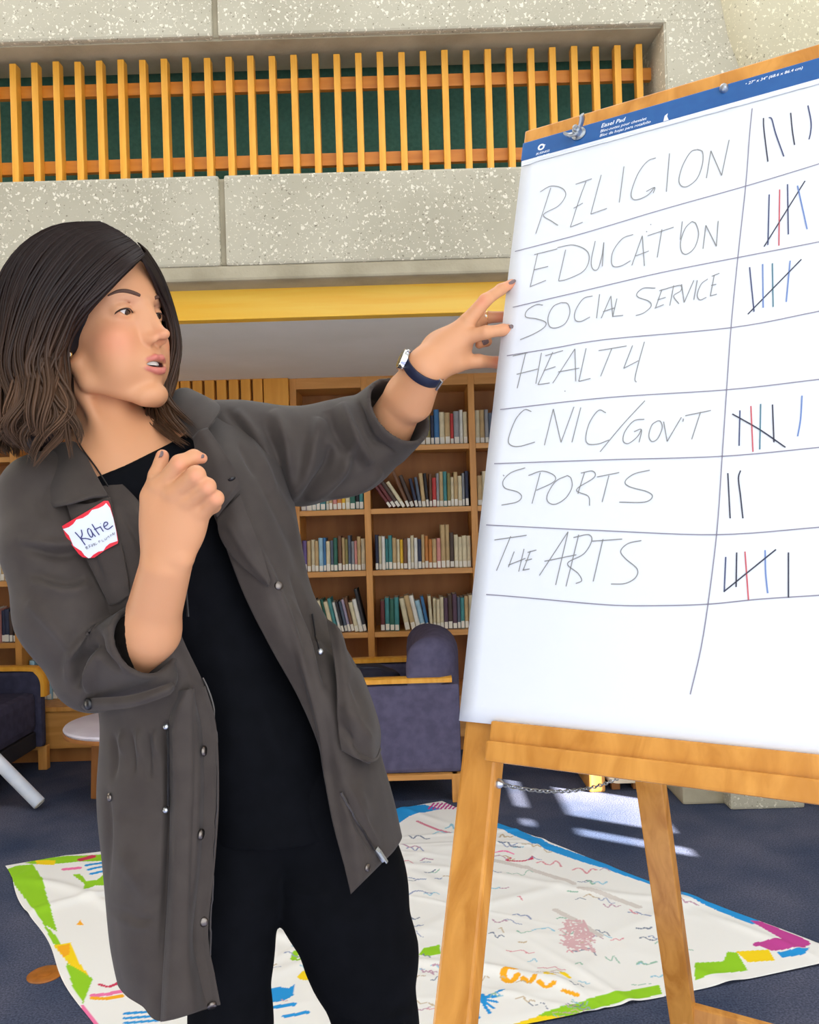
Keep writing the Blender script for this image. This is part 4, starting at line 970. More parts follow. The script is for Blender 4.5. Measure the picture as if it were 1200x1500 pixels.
def face_detail(d, q):
    for s in (1, -1):
        d = sunion(d, s_ell(q, (61, 33 * s, -10), (25, 22, 20)), 16)               # cheek bone
        d = sunion(d, s_ell(q, (56, 29 * s, -40), (29, 24, 32)), 22)               # cheek
        d = sunion(d, s_cone(q, (81, 12 * s, 42), (70, 40 * s, 44), 7.5, 7), 12)      # brow
    d = sunion(d, s_ell(q, (74, 0, -42), (25, 26, 28)), 14)                       # muzzle
    for s in (1, -1):
        d = ssub(d, s_ell(q, (92, 32 * s, 25), (13, 18, 11)), 11)                  # eye socket
    # nose
    for s in (1, -1): d = sunion(d, s_cone(q, (83, 8 * s, 27), (92, 9 * s, -8), 6.5, 7.5), 10)
    d = sunion(d, s_cone(q, (90, 0, 32), (105, 0, 0), 5.4, 6.4), 12)
    d = sunion(d, s_ell(q, (111, 0, -8.5), (9.5, 8.0, 7.4)), 6)
    for s in (1, -1):
        d = sunion(d, s_ell(q, (98.5, 10.0 * s, -14), (10, 5.6, 6.3)), 7)
        d = ssub(d, s_ell(q, (103, 6 * s, -20.5), (5, 2.4, 3.4)), 2)
    d = ssub(d, s_cone(q, (104, 0, -26), (104, 0, -30), 2.2, 2.6), 4)               # philtrum
    d = ssub(d, s_ell(q, (102, 0, -66), (6, 13, 3.5)), 7)                           # fold under the lower lip
    # eyelids over the eyeballs, opening low because she looks down
    for s in (1, -1):
        c = np.array([EYE_C[0], EYE_C[1] * s, EYE_C[2]], np.float32); v = q - c; rv = np.linalg.norm(v, axis=1)
        lid = rv - (EYE_R + 2.2)
        side = v[:, 1] * s
        el = np.arctan2(v[:, 2], np.maximum(v[:, 0], 0.1))
        az = np.arctan2(side, np.maximum(v[:, 0], 0.1))
        up = LID_UP - 0.28 * (az - 0.05) ** 2; lowr = LID_LO + 0.42 * (az - 0.05) ** 2
        slit = np.maximum(el - up, lowr - el) * EYE_R
        slit = np.maximum(slit, np.maximum(az - 1.22, -0.98 - az) * EYE_R)
        slit = np.maximum(np.maximum(slit, -(v[:, 0] - 3)), rv - (EYE_R + 5.5))
        d = sunion(d, lid, 2.5)
        d = np.maximum(d, -np.maximum(slit, -(rv - (EYE_R - 1.0))))                   # the slit reaches the eyeball
        cr = [(c[0] + 16.4 * math.cos(a) * math.cos(0.66 - .22 * a * a), c[1] + 16.4 * math.sin(a) * s, c[2] + 16.4 * math.sin(0.66 - .22 * a * a)) for a in np.linspace(-.7, .95, 7)]
        d = ssub(d, s_chain(q, cr, [1.1] * 7, 1.0), 2.0)                            # upper lid crease
    # mouth, lips parted
    d = ssub(d, s_ell(q, (96, 0, -46.5), (16, 18, 5.0)), 3)
    up_l = [(80, -31, -44.5), (93, -16, -40.2), (98.5, -6, -37.2), (98.2, 0, -38.2), (98.5, 6, -37.2), (93, 16, -40.2), (80, 31, -44.5)]
    lo_l = [(80, -30, -45.5), (92, -16, -51.2), (96.8, -6, -54.5), (97.2, 0, -55), (96.8, 6, -54.5), (92, 16, -51.2), (80, 30, -45.5)]
    d = sunion(d, s_chain(q, up_l, [1.4, 3.0, 4.0, 3.8, 4.0, 3.0, 1.4], 1.5), 2.4)
    d = sunion(d, s_chain(q, lo_l, [1.4, 3.2, 4.4, 4.6, 4.4, 3.2, 1.4], 1.5), 2.6)
    return d
LID_UP, LID_LO = math.radians(3), math.radians(-30)
NOTCH = w2h(np.array(P(193, 694, 1.130))[None].astype(np.float32))[0]
def neck_sdf(q):
    d = s_cone(q, (-22, 0, -20), NBh + np.array([-8, 0, 10]), 46, 49)
    e = s_cone(q, (-14, -44, -40), NOTCH + np.array([-8, -6, 4]), 6, 6); d = sunion(d, e, 30)
    e = s_cone(q, (-14, 44, -40), NOTCH + np.array([-8, 8, 4]), 6, 6); d = sunion(d, e, 30)
    e = s_cone(q, (22, 0, -66), NOTCH + np.array([-34, 0, 10]), 14, 20); d = sunion(d, e, 16)       # throat
    return d
# shoulders and chest (world)
SHR = np.array(P(70, 732, 1.140)); SHL = np.array(P(372, 662, 1.27))
CH = np.array(P(215, 760, 1.20))
AX = (SHL - SHR); AX[2] = 0; AX /= np.linalg.norm(AX); AY = np.array([AX[1], -AX[0], 0.0])     # AY: the way her chest faces
AZ = np.array([0, 0, 1.0])
if AY[1] > 0: AY = -AY
TR = np.stack([AX, AY, AZ])
def bust_sdf(Q):
    d = s_ell(Q, CH + AZ * 0.0, (0.150, 0.100, 0.145), TR)
    d = sunion(d, s_cone(Q, NB + np.array([0, 0.02, -0.012]), SHR + np.array([0.04, 0.03, 0.0]), 0.036, 0.032), 0.03)
    d = sunion(d, s_cone(Q, NB + np.array([0, 0.02, -0.015]), SHL + np.array([-0.04, 0.03, 0.0]), 0.036, 0.032), 0.03)
    # collar bones
    nt = h2w(NOTCH); 
    d = sunion(d, s_cone(Q, nt + AY * 0.0, nt * .4 + SHR * .6 + AY * 0.02, 0.006, 0.006), 0.02)
    d = sunion(d, s_cone(Q, nt + AY * 0.0 + AX * 0.02, nt * .4 + SHL * .6 + AY * 0.02, 0.006, 0.006), 0.02)
    return d
def upper_sdf(Q):
    q = w2h(Q)
    d = head_sdf(q); d = sunion(d, neck_sdf(q), 6); d = d * 0.001
    return sunion(d, bust_sdf(Q), 0.03)

# ---------------------------------------------------------------- arms and hands
def hand_right(Q):
    w0 = P(244, 818, 0.985); el = P(188, 978, 1.090)
    d = s_cone(Q, P(236, 830, 0.99), P(214, 925, 1.04), 0.0245, 0.031)
    d = sunion(d, s_cone(Q, P(252, 830, 0.99), P(225, 925, 1.04), 0.0225, 0.029), 0.01)
    d = sunion(d, s_cone(Q, P(219, 925, 1.04), el, 0.033, 0.034), 0.02)
    mcp = dict(i=P(236, 713, 0.968), m=P(257, 721, 0.962), r=P(277, 733, 0.964), p=P(295, 748, 0.972))
    for k, r1, wx in (('i', 0.0125, 232), ('m', 0.0130, 242), ('r', 0.0125, 252), ('p', 0.0115, 261)):
        d = sunion(d, s_cone(Q, P(wx, 808, 0.985), mcp[k], 0.0165, r1), 0.012)
    d = sunion(d, s_ell(Q, P(255, 765, 0.985), (0.035, 0.020, 0.042)), 0.015)
    # thumb: base, knuckle, tip up behind the index finger
    d = sunion(d, s_cone(Q, P(232, 790, 0.990), P(223, 728, 0.975), 0.017, 0.0125), 0.014)
    f = s_chain(Q, pts3([(223, 728, .975), (231, 697, .974), (238, 668, .976)]), [0.0118, 0.0102, 0.0075], 0.004); d = sunion(d, f, 0.005)
    # index: reaching right
    f = s_chain(Q, pts3([(238, 713, .966), (263, 679, .948), (284, 669.5, .955), (296, 671.5, .962)]), [0.0118, 0.0096, 0.0082, 0.0062], 0.004); d = sunion(d, f, 0.0035)
    f = s_chain(Q, pts3([(258, 722, .960), (287, 696, .940), (287, 704, .965), (272, 716, .975)]), [0.0120, 0.0104, 0.0090, 0.0075], 0.004); d = sunion(d, f, 0.0028)
    f = s_chain(Q, pts3([(278, 733, .962), (303, 713, .943), (301, 722, .968), (286, 734, .978)]), [0.0116, 0.0098, 0.0085, 0.0072], 0.004); d = sunion(d, f, 0.0028)
    f = s_chain(Q, pts3([(296, 748, .970), (316, 730, .952), (313, 741, .974), (298, 752, .984)]), [0.0106, 0.0088, 0.0078, 0.0068], 0.004); d = sunion(d, f, 0.0028)
    for k in 'imrp':                       # knuckles
        d = sunion(d, s_sphere(Q, np.array(mcp[k]) + np.array([0, -0.0035, 0.001]), 0.0098), 0.008)
    d = sunion(d, s_sphere(Q, P(268, 820, 0.978), 0.0085), 0.012)                      # wrist bone
    return d
def hand_left(Q):
    d = s_chain(Q, pts3([(618, 536, 1.215), (596, 578, 1.255), (562, 640, 1.325)]), [0.0235, 0.030, 0.040], 0.01)
    d = sunion(d, s_chain(Q, pts3([(628, 545, 1.215), (606, 590, 1.255)]), [0.0205, 0.029], 0.01), 0.012)
    mi, mm, mr, mp = (681, 495, 1.218), (684, 473, 1.220), (690, 476, 1.245), (682, 492, 1.255)
    for w_, k, r1 in (((632, 535), mi, 0.0125), ((628, 524), mm, 0.0125), ((634, 528), mr, 0.012)):
        d = sunion(d, s_cone(Q, P(w_[0], w_[1], 1.22), P(*k), 0.0185, r1), 0.014)
    d = sunion(d, s_ell(Q, P(655, 508, 1.232), (0.036, 0.019, 0.026), head_axes(0, 0, 0)[[1, 0, 2]]), 0.014)
    # upper finger (straight up to the paper)
    f = s_chain(Q, pts3([(686, 470, 1.219), (711, 440, 1.213), (734, 424, 1.225), (750, 415.5, 1.236)]), [0.0118, 0.0092, 0.0080, 0.0066], 0.004); d = sunion(d, f, 0.004)
    # lower finger
    f = s_chain(Q, pts3([(683, 494, 1.216), (711, 487, 1.206), (736, 483.5, 1.212), (753, 481.5, 1.221)]), [0.0118, 0.0092, 0.0082, 0.0068], 0.004); d = sunion(d, f, 0.004)
    # ring finger behind, passing the paper edge
    f = s_chain(Q, pts3([(690, 476, 1.250), (712, 465, 1.262), (742, 464, 1.262)]), [0.0105, 0.0090, 0.0078], 0.004); d = sunion(d, f, 0.004)
    # curled little finger, its nail below
    f = s_chain(Q, pts3([(682, 496, 1.262), (706, 486, 1.275), (713, 500, 1.268), (702, 505, 1.258)]), [0.0098, 0.0082, 0.0072, 0.006], 0.004); d = sunion(d, f, 0.004)
    # thumb along the bottom, going behind the paper edge
    d = sunion(d, s_cone(Q, P(640, 540, 1.225), P(668, 532, 1.228), 0.0165, 0.0125), 0.016)
    f = s_chain(Q, pts3([(666, 532, 1.228), (701, 529, 1.238), (728, 531, 1.252), (744, 532, 1.256)]), [0.0120, 0.0098, 0.0085, 0.0068], 0.004); d = sunion(d, f, 0.008)
    return d
# ---------------------------------------------------------------- build the woman
WOMAN = empty('person', (-0.22, 1.2, 0)); tag(WOMAN, 'woman in a grey open jacket and black clothes pointing at the paper pad', 'person')
skin = attr_mat('skin', 0.48, 0.35, sss=0.12, bump=0.04, bscale=700)
SKIN = np.array(srgb(204, 146, 106)[:3])
def build_body():
    Vs, Fs, Cs = [], [], []; n0 = 0
    def add(V, F, C):
        nonlocal n0
        Vs.append(V); Fs.append(F + n0); Cs.append(C); n0 += len(V)
    # head, neck and chest
    lo = np.array([HO[0] - .19, HO[1] - .17, 1.27]); hi = np.array([HO[0] + .26, HO[1] + .20, 1.72])
    V, F = surface_nets(upper_sdf, lo, hi, 0.0019); V = relax(V, F, 1, 0.4)
    q = w2h(V.astype(np.float32)).astype(float); C = np.tile(SKIN, (len(V), 1))
    def blend(w, c): C[:] = C * (1 - w[:, None]) + np.array(srgb(*c)[:3]) * w[:, None]
    g = lambda c, r: np.exp(-(((q - np.array(c)) / np.array(r)) ** 2).sum(1))
    for s in (1, -1):
        blend(0.55 * g((66, 42 * s, -14), (28, 22, 22)), (216, 126, 100)); blend(0.45 * g((84, 28 * s, 38), (16, 18, 7)), (206, 158, 134))
        blend(0.35 * g((78, 30 * s, 8), (14, 16, 5)), (196, 138, 116))
    blend(0.35 * g((108, 0, -10), (14, 12, 10)), (230, 140, 116))
    lip = np.maximum(0, 1 - np.maximum(0, s_chain(q.astype(np.float32), np.array([(80, -30, -44.5), (93, -16, -40), (99, -6, -37), (98.7, 0, -38), (99, 6, -37), (93, 16, -40), (80, 30, -44.5)]), [1.4, 3.0, 3.8, 3.6, 3.8, 3.0, 1.4], 1)) / 1.0)
    lip2 = np.maximum(0, 1 - np.maximum(0, s_chain(q.astype(np.float32), np.array([(80, -29, -45.5), (92, -16, -51.4), (97.3, -6, -54.8), (97.7, 0, -55.2), (97.3, 6, -54.8), (92, 16, -51.4), (80, 29, -45.5)]), [1.4, 3.2, 4.4, 4.6, 4.4, 3.2, 1.4], 1)) / 1.0)
    blend(np.clip(np.maximum(lip, lip2), 0, 1) * 0.85, (190, 104, 96))
    blend(np.clip(1 - np.maximum(0, s_ell(q.astype(np.float32), (87, 0, -46.5), (10, 17, 6.5))) / 1.0, 0, 1) * (q[:, 0] < 92), (70, 22, 22))
    add(V, F, C)
    # forearms with hands
    for f, pl, nails in ((hand_right, [(180, 640, .93), (340, 1010, 1.13)], None), (hand_left, [(535, 395, 1.15), (775, 665, 1.36)], None)):
        a, b = np.array(P(*pl[0])), np.array(P(*pl[1])); lo = np.minimum(a, b) - .03; hi = np.maximum(a, b) + .06
        lo[1] = pl[0][2] - .06; hi[1] = pl[1][2] + .05
        V, F = surface_nets(f, lo, hi, 0.0016); V = relax(V, F, 1, 0.4); C = np.tile(SKIN, (len(V), 1))
        px = PROJ(V)
        if f is hand_right:
            for c in ((263, 679), (287, 696), (303, 713), (316, 730), (296, 670), (238, 664)):
                w_ = 0.35 * np.exp(-((px - np.array(c)) ** 2).sum(1) / 81); C = C * (1 - w_[:, None]) + np.array(srgb(230, 140, 116)[:3]) * w_[:, None]
        else:
            for c in ((752, 414), (754, 481), (705, 440), (728, 530), (735, 464)):
                w_ = 0.40 * np.exp(-((px - np.array(c)) ** 2).sum(1) / 100); C = C * (1 - w_[:, None]) + np.array(srgb(230, 134, 112)[:3]) * w_[:, None]
        add(V, F, C)
    # hidden torso, upper arms and legs
    def hidden(Q):
        hipc = np.array(P(400, 1150, 1.24))
        d = s_cone(Q, CH + AZ * -.05, np.array(P(350, 1010, 1.23)), .085, .075); d = sunion(d, s_cone(Q, np.array(P(350, 1010, 1.23)), hipc, .075, .10), .05)
        d = sunion(d, s_cone(Q, SHR, np.array(P(140, 980, 1.11)), .034, .032), .03); d = sunion(d, s_cone(Q, SHL + np.array([0, .02, 0]), np.array(P(550, 636, 1.33)), .036, .034), .03)
        for a in LEG_L, LEG_R:
            p = pts3(a[:2]) + [np.array(k) for k in a[2:]]
            d = sunion(d, s_chain(Q, p, [.072, .050, .040, .030, .028], .02), .03)
            an = p[-1]; d = sunion(d, s_cone(Q, an, an + np.array([.01, -.13, -.03]), .026, .02), .02)
        return d
    V, F = surface_nets(hidden, (-.62, .95, 0.0), (.10, 1.45, 1.45), 0.009); add(V, F, np.tile(SKIN, (len(V), 1)))
    me = np_mesh('body', np.concatenate(Vs), np.concatenate(Fs)); np_color(me, np.concatenate(Cs))
    return link('body', me, skin, WOMAN)
LEG_L = [(480, 1190, 1.24), (535, 1420, 1.24), (-0.055, 1.22, .50), (-0.03, 1.27, .20), (-.02, 1.29, .075)]
LEG_R = [(365, 1200, 1.23), (338, 1420, 1.20), (-0.255, 1.17, .48), (-.265, 1.21, .20), (-.27, 1.23, .075)]
build_body()
def face_parts():
    eye_w = flat_mat('eye white', srgb(226, 214, 208), 0.2); iris_m = flat_mat('brown iris', srgb(58, 40, 30), 0.15); dk = flat_mat('lash and brow', srgb(48, 32, 26), 0.7); teeth_m = flat_mat('teeth', srgb(238, 232, 222), 0.25); bw = flat_mat('brow hair', srgb(86, 58, 46), 0.8)
    gaze = np.array([0.92, 0.20, -0.36]); gaze /= np.linalg.norm(gaze)
    for s in (1, -1):
        c = np.array([EYE_C[0], EYE_C[1] * s, EYE_C[2]])
        bm = bmesh.new(); bmesh.ops.create_uvsphere(bm, u_segments=32, v_segments=24, radius=EYE_R * 0.001)
        for v in bm.verts: v.co += Vector(h2w(c))
        e = bm_obj('eyeball', bm, eye_w, WOMAN, 60)
        wd = Vector(gaze @ HA).normalized(); ctr = Vector(h2w(c)) + wd * (EYE_R * 0.001 * 0.90)
        lathe_obj('iris', [(0.0064, -0.0004), (0.0064, 0.0002), (0.0046, 0.0012), (0.001, 0.0016)], iris_m, e, Matrix.Translation(ctr) @ frame_from(wd).to_4x4(), 24)
        # upper lashes: a dark fringe along the lid edge
        up, low = [], []
        bm = bmesh.new()
        A = []; B = []
        for a in np.linspace(-.94, 1.18, 24):
            el = LID_UP - 0.28 * (a - .05) ** 2
            r0 = EYE_R + 2.1; dirv = np.array([math.cos(el) * math.cos(a), math.sin(a) * s * math.cos(el), math.sin(el)])
            A.append(h2w(c + dirv * (r0 + .2) + np.array([0, 0, .9]))); out = 1.8 + 2.2 * max(0, a)
            B.append(h2w(c + dirv * (r0 + out) + np.array([0, 0, -1.6])))
        va = [bm.verts.new(p) for p in A]; vb = [bm.verts.new(p) for p in B]; vc = [bm.verts.new(p + np.array([0, 0, -.0018])) for p in A]
        for i in range(23): bm.faces.new((va[i], va[i + 1], vb[i + 1], vb[i])); bm.faces.new((vc[i + 1], vc[i], vb[i], vb[i + 1]))
        bm_obj('eyelashes', bm, dk, WOMAN)
        # brow
        pl = [(87.5, 12 * s, 43.5), (87.0, 20 * s, 46.0), (83.5, 30 * s, 48.2), (77.5, 40 * s, 47.5), (68, 49 * s, 42.5)]
        q = catmull(np.array(pl, float), 26); bm = bmesh.new()
        # sit the brow on the skin
        P_ = []
        for k, p in enumerate(q):
            for _ in range(8):
                dd = head_sdf(np.array([p], np.float32))[0]; nrm = np.array([0.9, 0.42 * s, 0.0]); p = p - nrm / np.linalg.norm(nrm) * (dd - 0.15)
            P_.append(Vector(h2w(p)))
        rr = [0.0007 + 0.0020 * math.sin(math.pi * (0.22 + 0.76 * k / 25)) ** .8 for k in range(26)]
        tube(bm, P_, rr, 8, True); bm_obj('eyebrow', bm, bw, WOMAN, 60)
    # teeth
    bm = bmesh.new(); a_ = []
    for k in range(15):
        y = -14 + 2 * k; x = 91.0 - 0.028 * y * y
        a_.append([bm.verts.new(h2w((x, y, -41.0))), bm.verts.new(h2w((x + .6, y, -46.8 + .010 * y * y))), bm.verts.new(h2w((x - 3, y, -46.6))), bm.verts.new(h2w((x - 3, y, -41)))])
    for u, v in zip(a_, a_[1:]):
        for j in range(4): bm.faces.new((u[j], u[(j + 1) % 4], v[(j + 1) % 4], v[j]))
    bm_obj('teeth', bm, teeth_m, WOMAN, 40)
face_parts()
def nails():
    m = flat_mat('grey nail varnish', srgb(112, 92, 92), 0.2)
    for (a, b, d0, d1, nrm, w_) in (((744, 414.5), (754.5, 409.8), 1.2255, 1.2312, (-.15, -.75, .65), .0052), ((746, 477.5), (758, 476), 1.2080, 1.2130, (0, -.8, .6), .0052), ((707, 502.5), (716, 499.5), 1.254, 1.258, (.3, -.95, -.1), .0048),
                                    ((288, 665.5), (299, 667.5), .9505, .9560, (0.2, -.75, .6), .0046), ((233.5, 670), (236.5, 661), .967, .9705, (-.75, -.65, .1), .0050)):
        A, B = P(a[0], a[1], d0), P(b[0], b[1], d1); ax = (B - A).normalized(); n = Vector(nrm); n = (n - ax * n.dot(ax)).normalized(); sd = ax.cross(n)
        bm = bmesh.new(); rings = []
        for t in np.linspace(0, 1, 7):
            c = A.lerp(B, t); ww = w_ * (0.75 + 0.25 * math.sin(math.pi * min(1, t * 1.1))) * (1 if t < .9 else .8)
            rings.append([bm.verts.new(c + sd * ww * math.sin(an) + n * (ww * .9 * (math.cos(an) - 1) + .0006)) for an in np.linspace(-1.0, 1.0, 7)])
        for u, v in zip(rings, rings[1:]):
            for j in range(6): bm.faces.new((u[j], u[j + 1], v[j + 1], v[j]))
        o = bm_obj('fingernail', bm, m, WOMAN, 60); md = o.modifiers.new('t', 'SOLIDIFY'); md.thickness = .0008; md.offset = -1
nails()
# ---------------------------------------------------------------- hair
hair_m = attr_mat('brown hair', 0.45, 0.22)
def hair_base(q):
    d = s_ell(q, (-15, 0, 54), (96, 83, 90)); d = sunion(d, s_ell(q, (46, 4, 98), (32, 40, 22)), 14)
    d = sunion(d, s_cone(q, (-34, -50, 30), (-38, -72, -60), 40, 34), 25); d = sunion(d, s_cone(q, (-38, -72, -60), (-30, -86, -118), 34, 22), 20)
    d = sunion(d, s_cone(q, (-62, 0, 30), (-72, -36, -70), 55, 50), 30); d = sunion(d, s_cone(q, (-72, -36, -70), (-66, -62, -122), 46, 28), 20)
    d = sunion(d, s_cone(q, (-10, 60, 30), (-6, 74, -40), 26, 22), 20); d = sunion(d, s_cone(q, (-6, 74, -40), (6, 84, -100), 22, 18), 14)
    d = sunion(d, s_cone(q, (-50, 40, 0), (-30, 60, -105), 40, 26), 25)
    # keep the face clear
    d = ssub(d, s_ell(q, (70, -6, -20), (52, 62, 92)), 8)
    return d
def build_hair():
    root_pts = np.array([h2w((-160, -150, -170)), h2w((-160, 130, -170)), h2w((110, 130, 150)), h2w((110, -150, 150)), h2w((-160, -150, 150)), h2w((110, 130, -170)), h2w((110, -150, -170)), h2w((-160, 130, 150))])
    V, F = surface_nets(lambda Q: hair_base(w2h(Q)) * 0.001, root_pts.min(0), root_pts.max(0), 0.004); V = relax(V, F, 2)
    N = normals_of(V, F)
    q = w2h(V.astype(np.float32)); rng = np.random.default_rng(8)
    C = np.tile(np.array(srgb(26, 18, 16)[:3]), (len(V), 1))
    Vs, Fs, Cs = [V], [F], [C]; n0 = len(V)
    near = [
        [(212, 374, 1.105), (186, 395, 1.078), (150, 430, 1.066), (117, 463, 1.066), (98, 494, 1.078), (84, 522, 1.080), (90, 558, 1.078), (109, 597, 1.072), (108, 634, 1.068), (98, 684, 1.062)],
        [(205, 362, 1.11), (172, 384, 1.078), (130, 424, 1.060), (100, 462, 1.058), (86, 500, 1.060), (76, 536, 1.06), (84, 575, 1.055), (94, 612, 1.052), (84, 648, 1.05), (80, 698, 1.046)],
        [(192, 350, 1.115), (152, 370, 1.08), (110, 414, 1.057), (81, 458, 1.052), (64, 503, 1.05), (58, 540, 1.05), (66, 580, 1.045), (70, 615, 1.045), (60, 648, 1.045), (62, 694, 1.043)],
        [(174, 338, 1.125), (126, 352, 1.09), (82, 403, 1.062), (56, 453, 1.056), (44, 503, 1.055), (40, 545, 1.055), (46, 585, 1.05), (46, 618, 1.05), (36, 645, 1.05), (46, 684, 1.05)],
        [(157, 329, 1.14), (101, 340, 1.11), (56, 388, 1.08), (32, 448, 1.075), (22, 503, 1.07), (20, 548, 1.07), (25, 590, 1.065), (22, 620, 1.065), (14, 645, 1.06), (30, 668, 1.06)],
        [(147, 325, 1.16), (86, 333, 1.15), (36, 373, 1.13), (10, 438, 1.11), (2, 503, 1.10), (-2, 550, 1.10), (3, 592, 1.09), (0, 625, 1.09), (2, 648, 1.08), (24, 664, 1.08)],
        [(144, 325, 1.2), (80, 331, 1.22), (25, 370, 1.22), (-8, 438, 1.2), (-18, 508, 1.19), (-22, 556, 1.18), (-16, 606, 1.17), (-18, 632, 1.15), (-6, 655, 1.13), (20, 666, 1.12)]]
    far = [
        [(206, 376, 1.108), (220, 398, 1.125), (233, 427, 1.150), (246, 460, 1.175), (252, 500, 1.185), (249, 540, 1.19), (240, 578, 1.185), (252, 606, 1.165), (282, 632, 1.118), (304, 654, 1.096)],
        [(213, 368, 1.13), (222, 385, 1.155), (238, 415, 1.18), (250, 460, 1.2), (257, 505, 1.21), (251, 548, 1.21), (232, 588, 1.195), (236, 618, 1.17), (262, 642, 1.12), (286, 662, 1.10)],
        [(202, 355, 1.15), (217, 372, 1.19), (233, 410, 1.22), (242, 460, 1.24), (246, 510, 1.24), (235, 558, 1.24), (230, 592, 1.21), (238, 616, 1.17), (254, 640, 1.125), (276, 664, 1.098)]]
    def strands(guides, count, r0, seed, wave, nclump):
        nonlocal n0
        rg = np.random.default_rng(seed); Gd = np.array([[tuple(P(*p)) for p in g] for g in guides])
        NP = 36; nS = 5; t = np.linspace(0, 1, NP)
        clump = []
        for k in range(nclump):
            s = (k + rg.uniform(.2, .8)) / nclump
            clump.append((s, rg.uniform(0, 6.28), rg.uniform(.6, 1.3), rg.uniform(.88, 1.0), rg.uniform(12, 17), rg.normal(0, .004, 3), rg.uniform(.6, 1.35)))
        allc, meta = [], []
        for k in range(count):
            cs, ph, am0, ln, fq, off, shade = clump[k % nclump]
            s = np.clip(cs + rg.normal(0, .55 / nclump), 0, 1)
            s_end = cs + (s - cs) * .35                       # strands of a lock draw together towards the tip
            def at_s(v):
                x = v * (len(guides) - 1); i = min(int(x), len(guides) - 2); f = x - i; return catmull(Gd[i] * (1 - f) + Gd[i + 1] * f, NP)
            wt = (np.clip((t - .3) / .6, 0, 1) ** 1.5)[:, None]
            c = at_s(s) * (1 - wt) + at_s(s_end) * wt
            am = wave * am0 * np.clip((t - .36) / .45, 0, 1)
            c[:, 0] += am * np.sin(t * fq + ph); c[:, 1] += am * .9 * np.cos(t * fq * .9 + ph)
            c += off * np.clip(t * 2 - .5, 0, 1)[:, None] + rg.normal(0, 1, 3) * np.array([.0026, .003, .0016]) * np.clip(t * 3, .15, 1)[:, None]
            allc.append(c); meta.append((max(22, int(NP * ln * rg.uniform(.94, 1.0))), shade))
        qq = w2h(np.concatenate(allc).astype(np.float32)); tgt = np.repeat(rg.uniform(0.2, 4.0, count), NP).astype(np.float32)
        for _ in range(3):
            dd = hair_base(qq); sel = np.where(dd < tgt)[0]
            g = np.stack([hair_base(qq[sel] + np.array(e, np.float32)) - dd[sel] for e in ((1, 0, 0), (0, 1, 0), (0, 0, 1))], -1)
            g /= np.linalg.norm(g, axis=1)[:, None] + 1e-6
            qq[sel] += g * np.clip(tgt[sel] - dd[sel], 0, 14)[:, None]
        allc = (HO + (qq * .001) @ HA).reshape(count, NP, 3)
        for k in range(count):
            n_, shade = meta[k]; c = allc[k][:n_].copy()
            for _ in range(2): c[1:-1] = c[1:-1] * .5 + (c[2:] + c[:-2]) * .25
            T = np.gradient(c, axis=0); T /= np.linalg.norm(T, axis=1)[:, None]
            view = c - np.array([0, 0, CAM_H]); A_ = np.cross(T, view); A_ /= np.linalg.norm(A_, axis=1)[:, None] + 1e-9; B_ = np.cross(T, A_)
            tt = np.linspace(0, 1, n_); rr = r0 * rg.uniform(.4, 1.2) * np.clip(np.minimum(tt * 8 + .25, (1 - tt) * 4 + .06), 0, 1)
            an = np.arange(nS) * 2 * math.pi / nS
            ring = c[:, None] + (A_[:, None] * np.cos(an)[None, :, None] * 1.4 + B_[:, None] * np.sin(an)[None, :, None] * .7) * rr[:, None, None]
            Vs.append(ring.reshape(-1, 3)); I = np.arange(n_ * nS).reshape(n_, nS); J = np.roll(I, -1, 1)
            Fs.append(np.stack([I[:-1], J[:-1], J[1:], I[1:]], -1).reshape(-1, 4) + n0); n0 += n_ * nS
            c0 = np.array(srgb(34, 23, 21)[:3]) * rg.uniform(.7, 1.3); c1 = np.array(srgb(82, 58, 41)[:3]) * rg.uniform(.65, 1.2) * shade
            w_ = np.clip((tt - .30) / .5, 0, 1)[:, None] ** 1.2; Cs.append(np.repeat(c0 * (1 - w_) + c1 * w_, nS, 0))
    strands(near, 1000, 0.0017, 1, 0.0120, 26); strands(far, 240, 0.0017, 2, 0.005, 9)
    me = np_mesh('hair', np.concatenate(Vs), np.concatenate(Fs)); np_color(me, np.concatenate(Cs))
    return link('hair', me, hair_m, WOMAN)
build_hair()

# ---------------------------------------------------------------- black top, trousers, shoes
black = noise_mat('black jersey', srgb(5, 6, 10), srgb(8, 9, 14), 40, rough=0.9, bump=0.05, bump_scale=900, spec=0.12)
def s_plane(Q, a, b, c):
    a, b, c = [np.array(k, float) for k in (a, b, c)]; n = np.cross(b - a, c - a); n /= np.linalg.norm(n)
    if n[2] < 0: n = -n
    return (Q - a.astype(np.float32)) @ n.astype(np.float32)
def shirt_sdf(Q):
    d = bust_sdf(Q) - 0.005
    d = sunion(d, s_ell(Q, P(252, 860, 1.155), (.060, .052, .062), TR), .05); d = sunion(d, s_ell(Q, P(338, 850, 1.215), (.060, .052, .062), TR), .05)
    for a, b, ra, rb in (((250, 820, 1.205), (320, 950, 1.225), .105, .095), ((320, 950, 1.225), (372, 1080, 1.235), .095, .108), ((372, 1080, 1.235), (408, 1200, 1.245), .108, .118)):
        d = sunion(d, s_cone(Q, P(*a), P(*b), ra, rb), .03)
    d = np.maximum(d, s_plane(Q, P(168, 688, 1.10), P(236, 650, 1.17), NB + np.array([.03, .07, .035])))
    d = np.maximum(d, CAM_H - (1180 - 750) / F_PX * 1.2 - Q[:, 2] - 0.03)
    return d
V, F = surface_nets(shirt_sdf, (-.66, .98, .82), (-.02, 1.50, 1.50), 0.0045); V = relax(V, F, 1)
V = folds(V, normals_of(V, F), [([(300, 900), (340, 1010), (350, 1120)], 18, 4), ([(360, 980), (400, 1080), (420, 1180)], 16, 4), ([(270, 860), (300, 930)], 14, -3)])
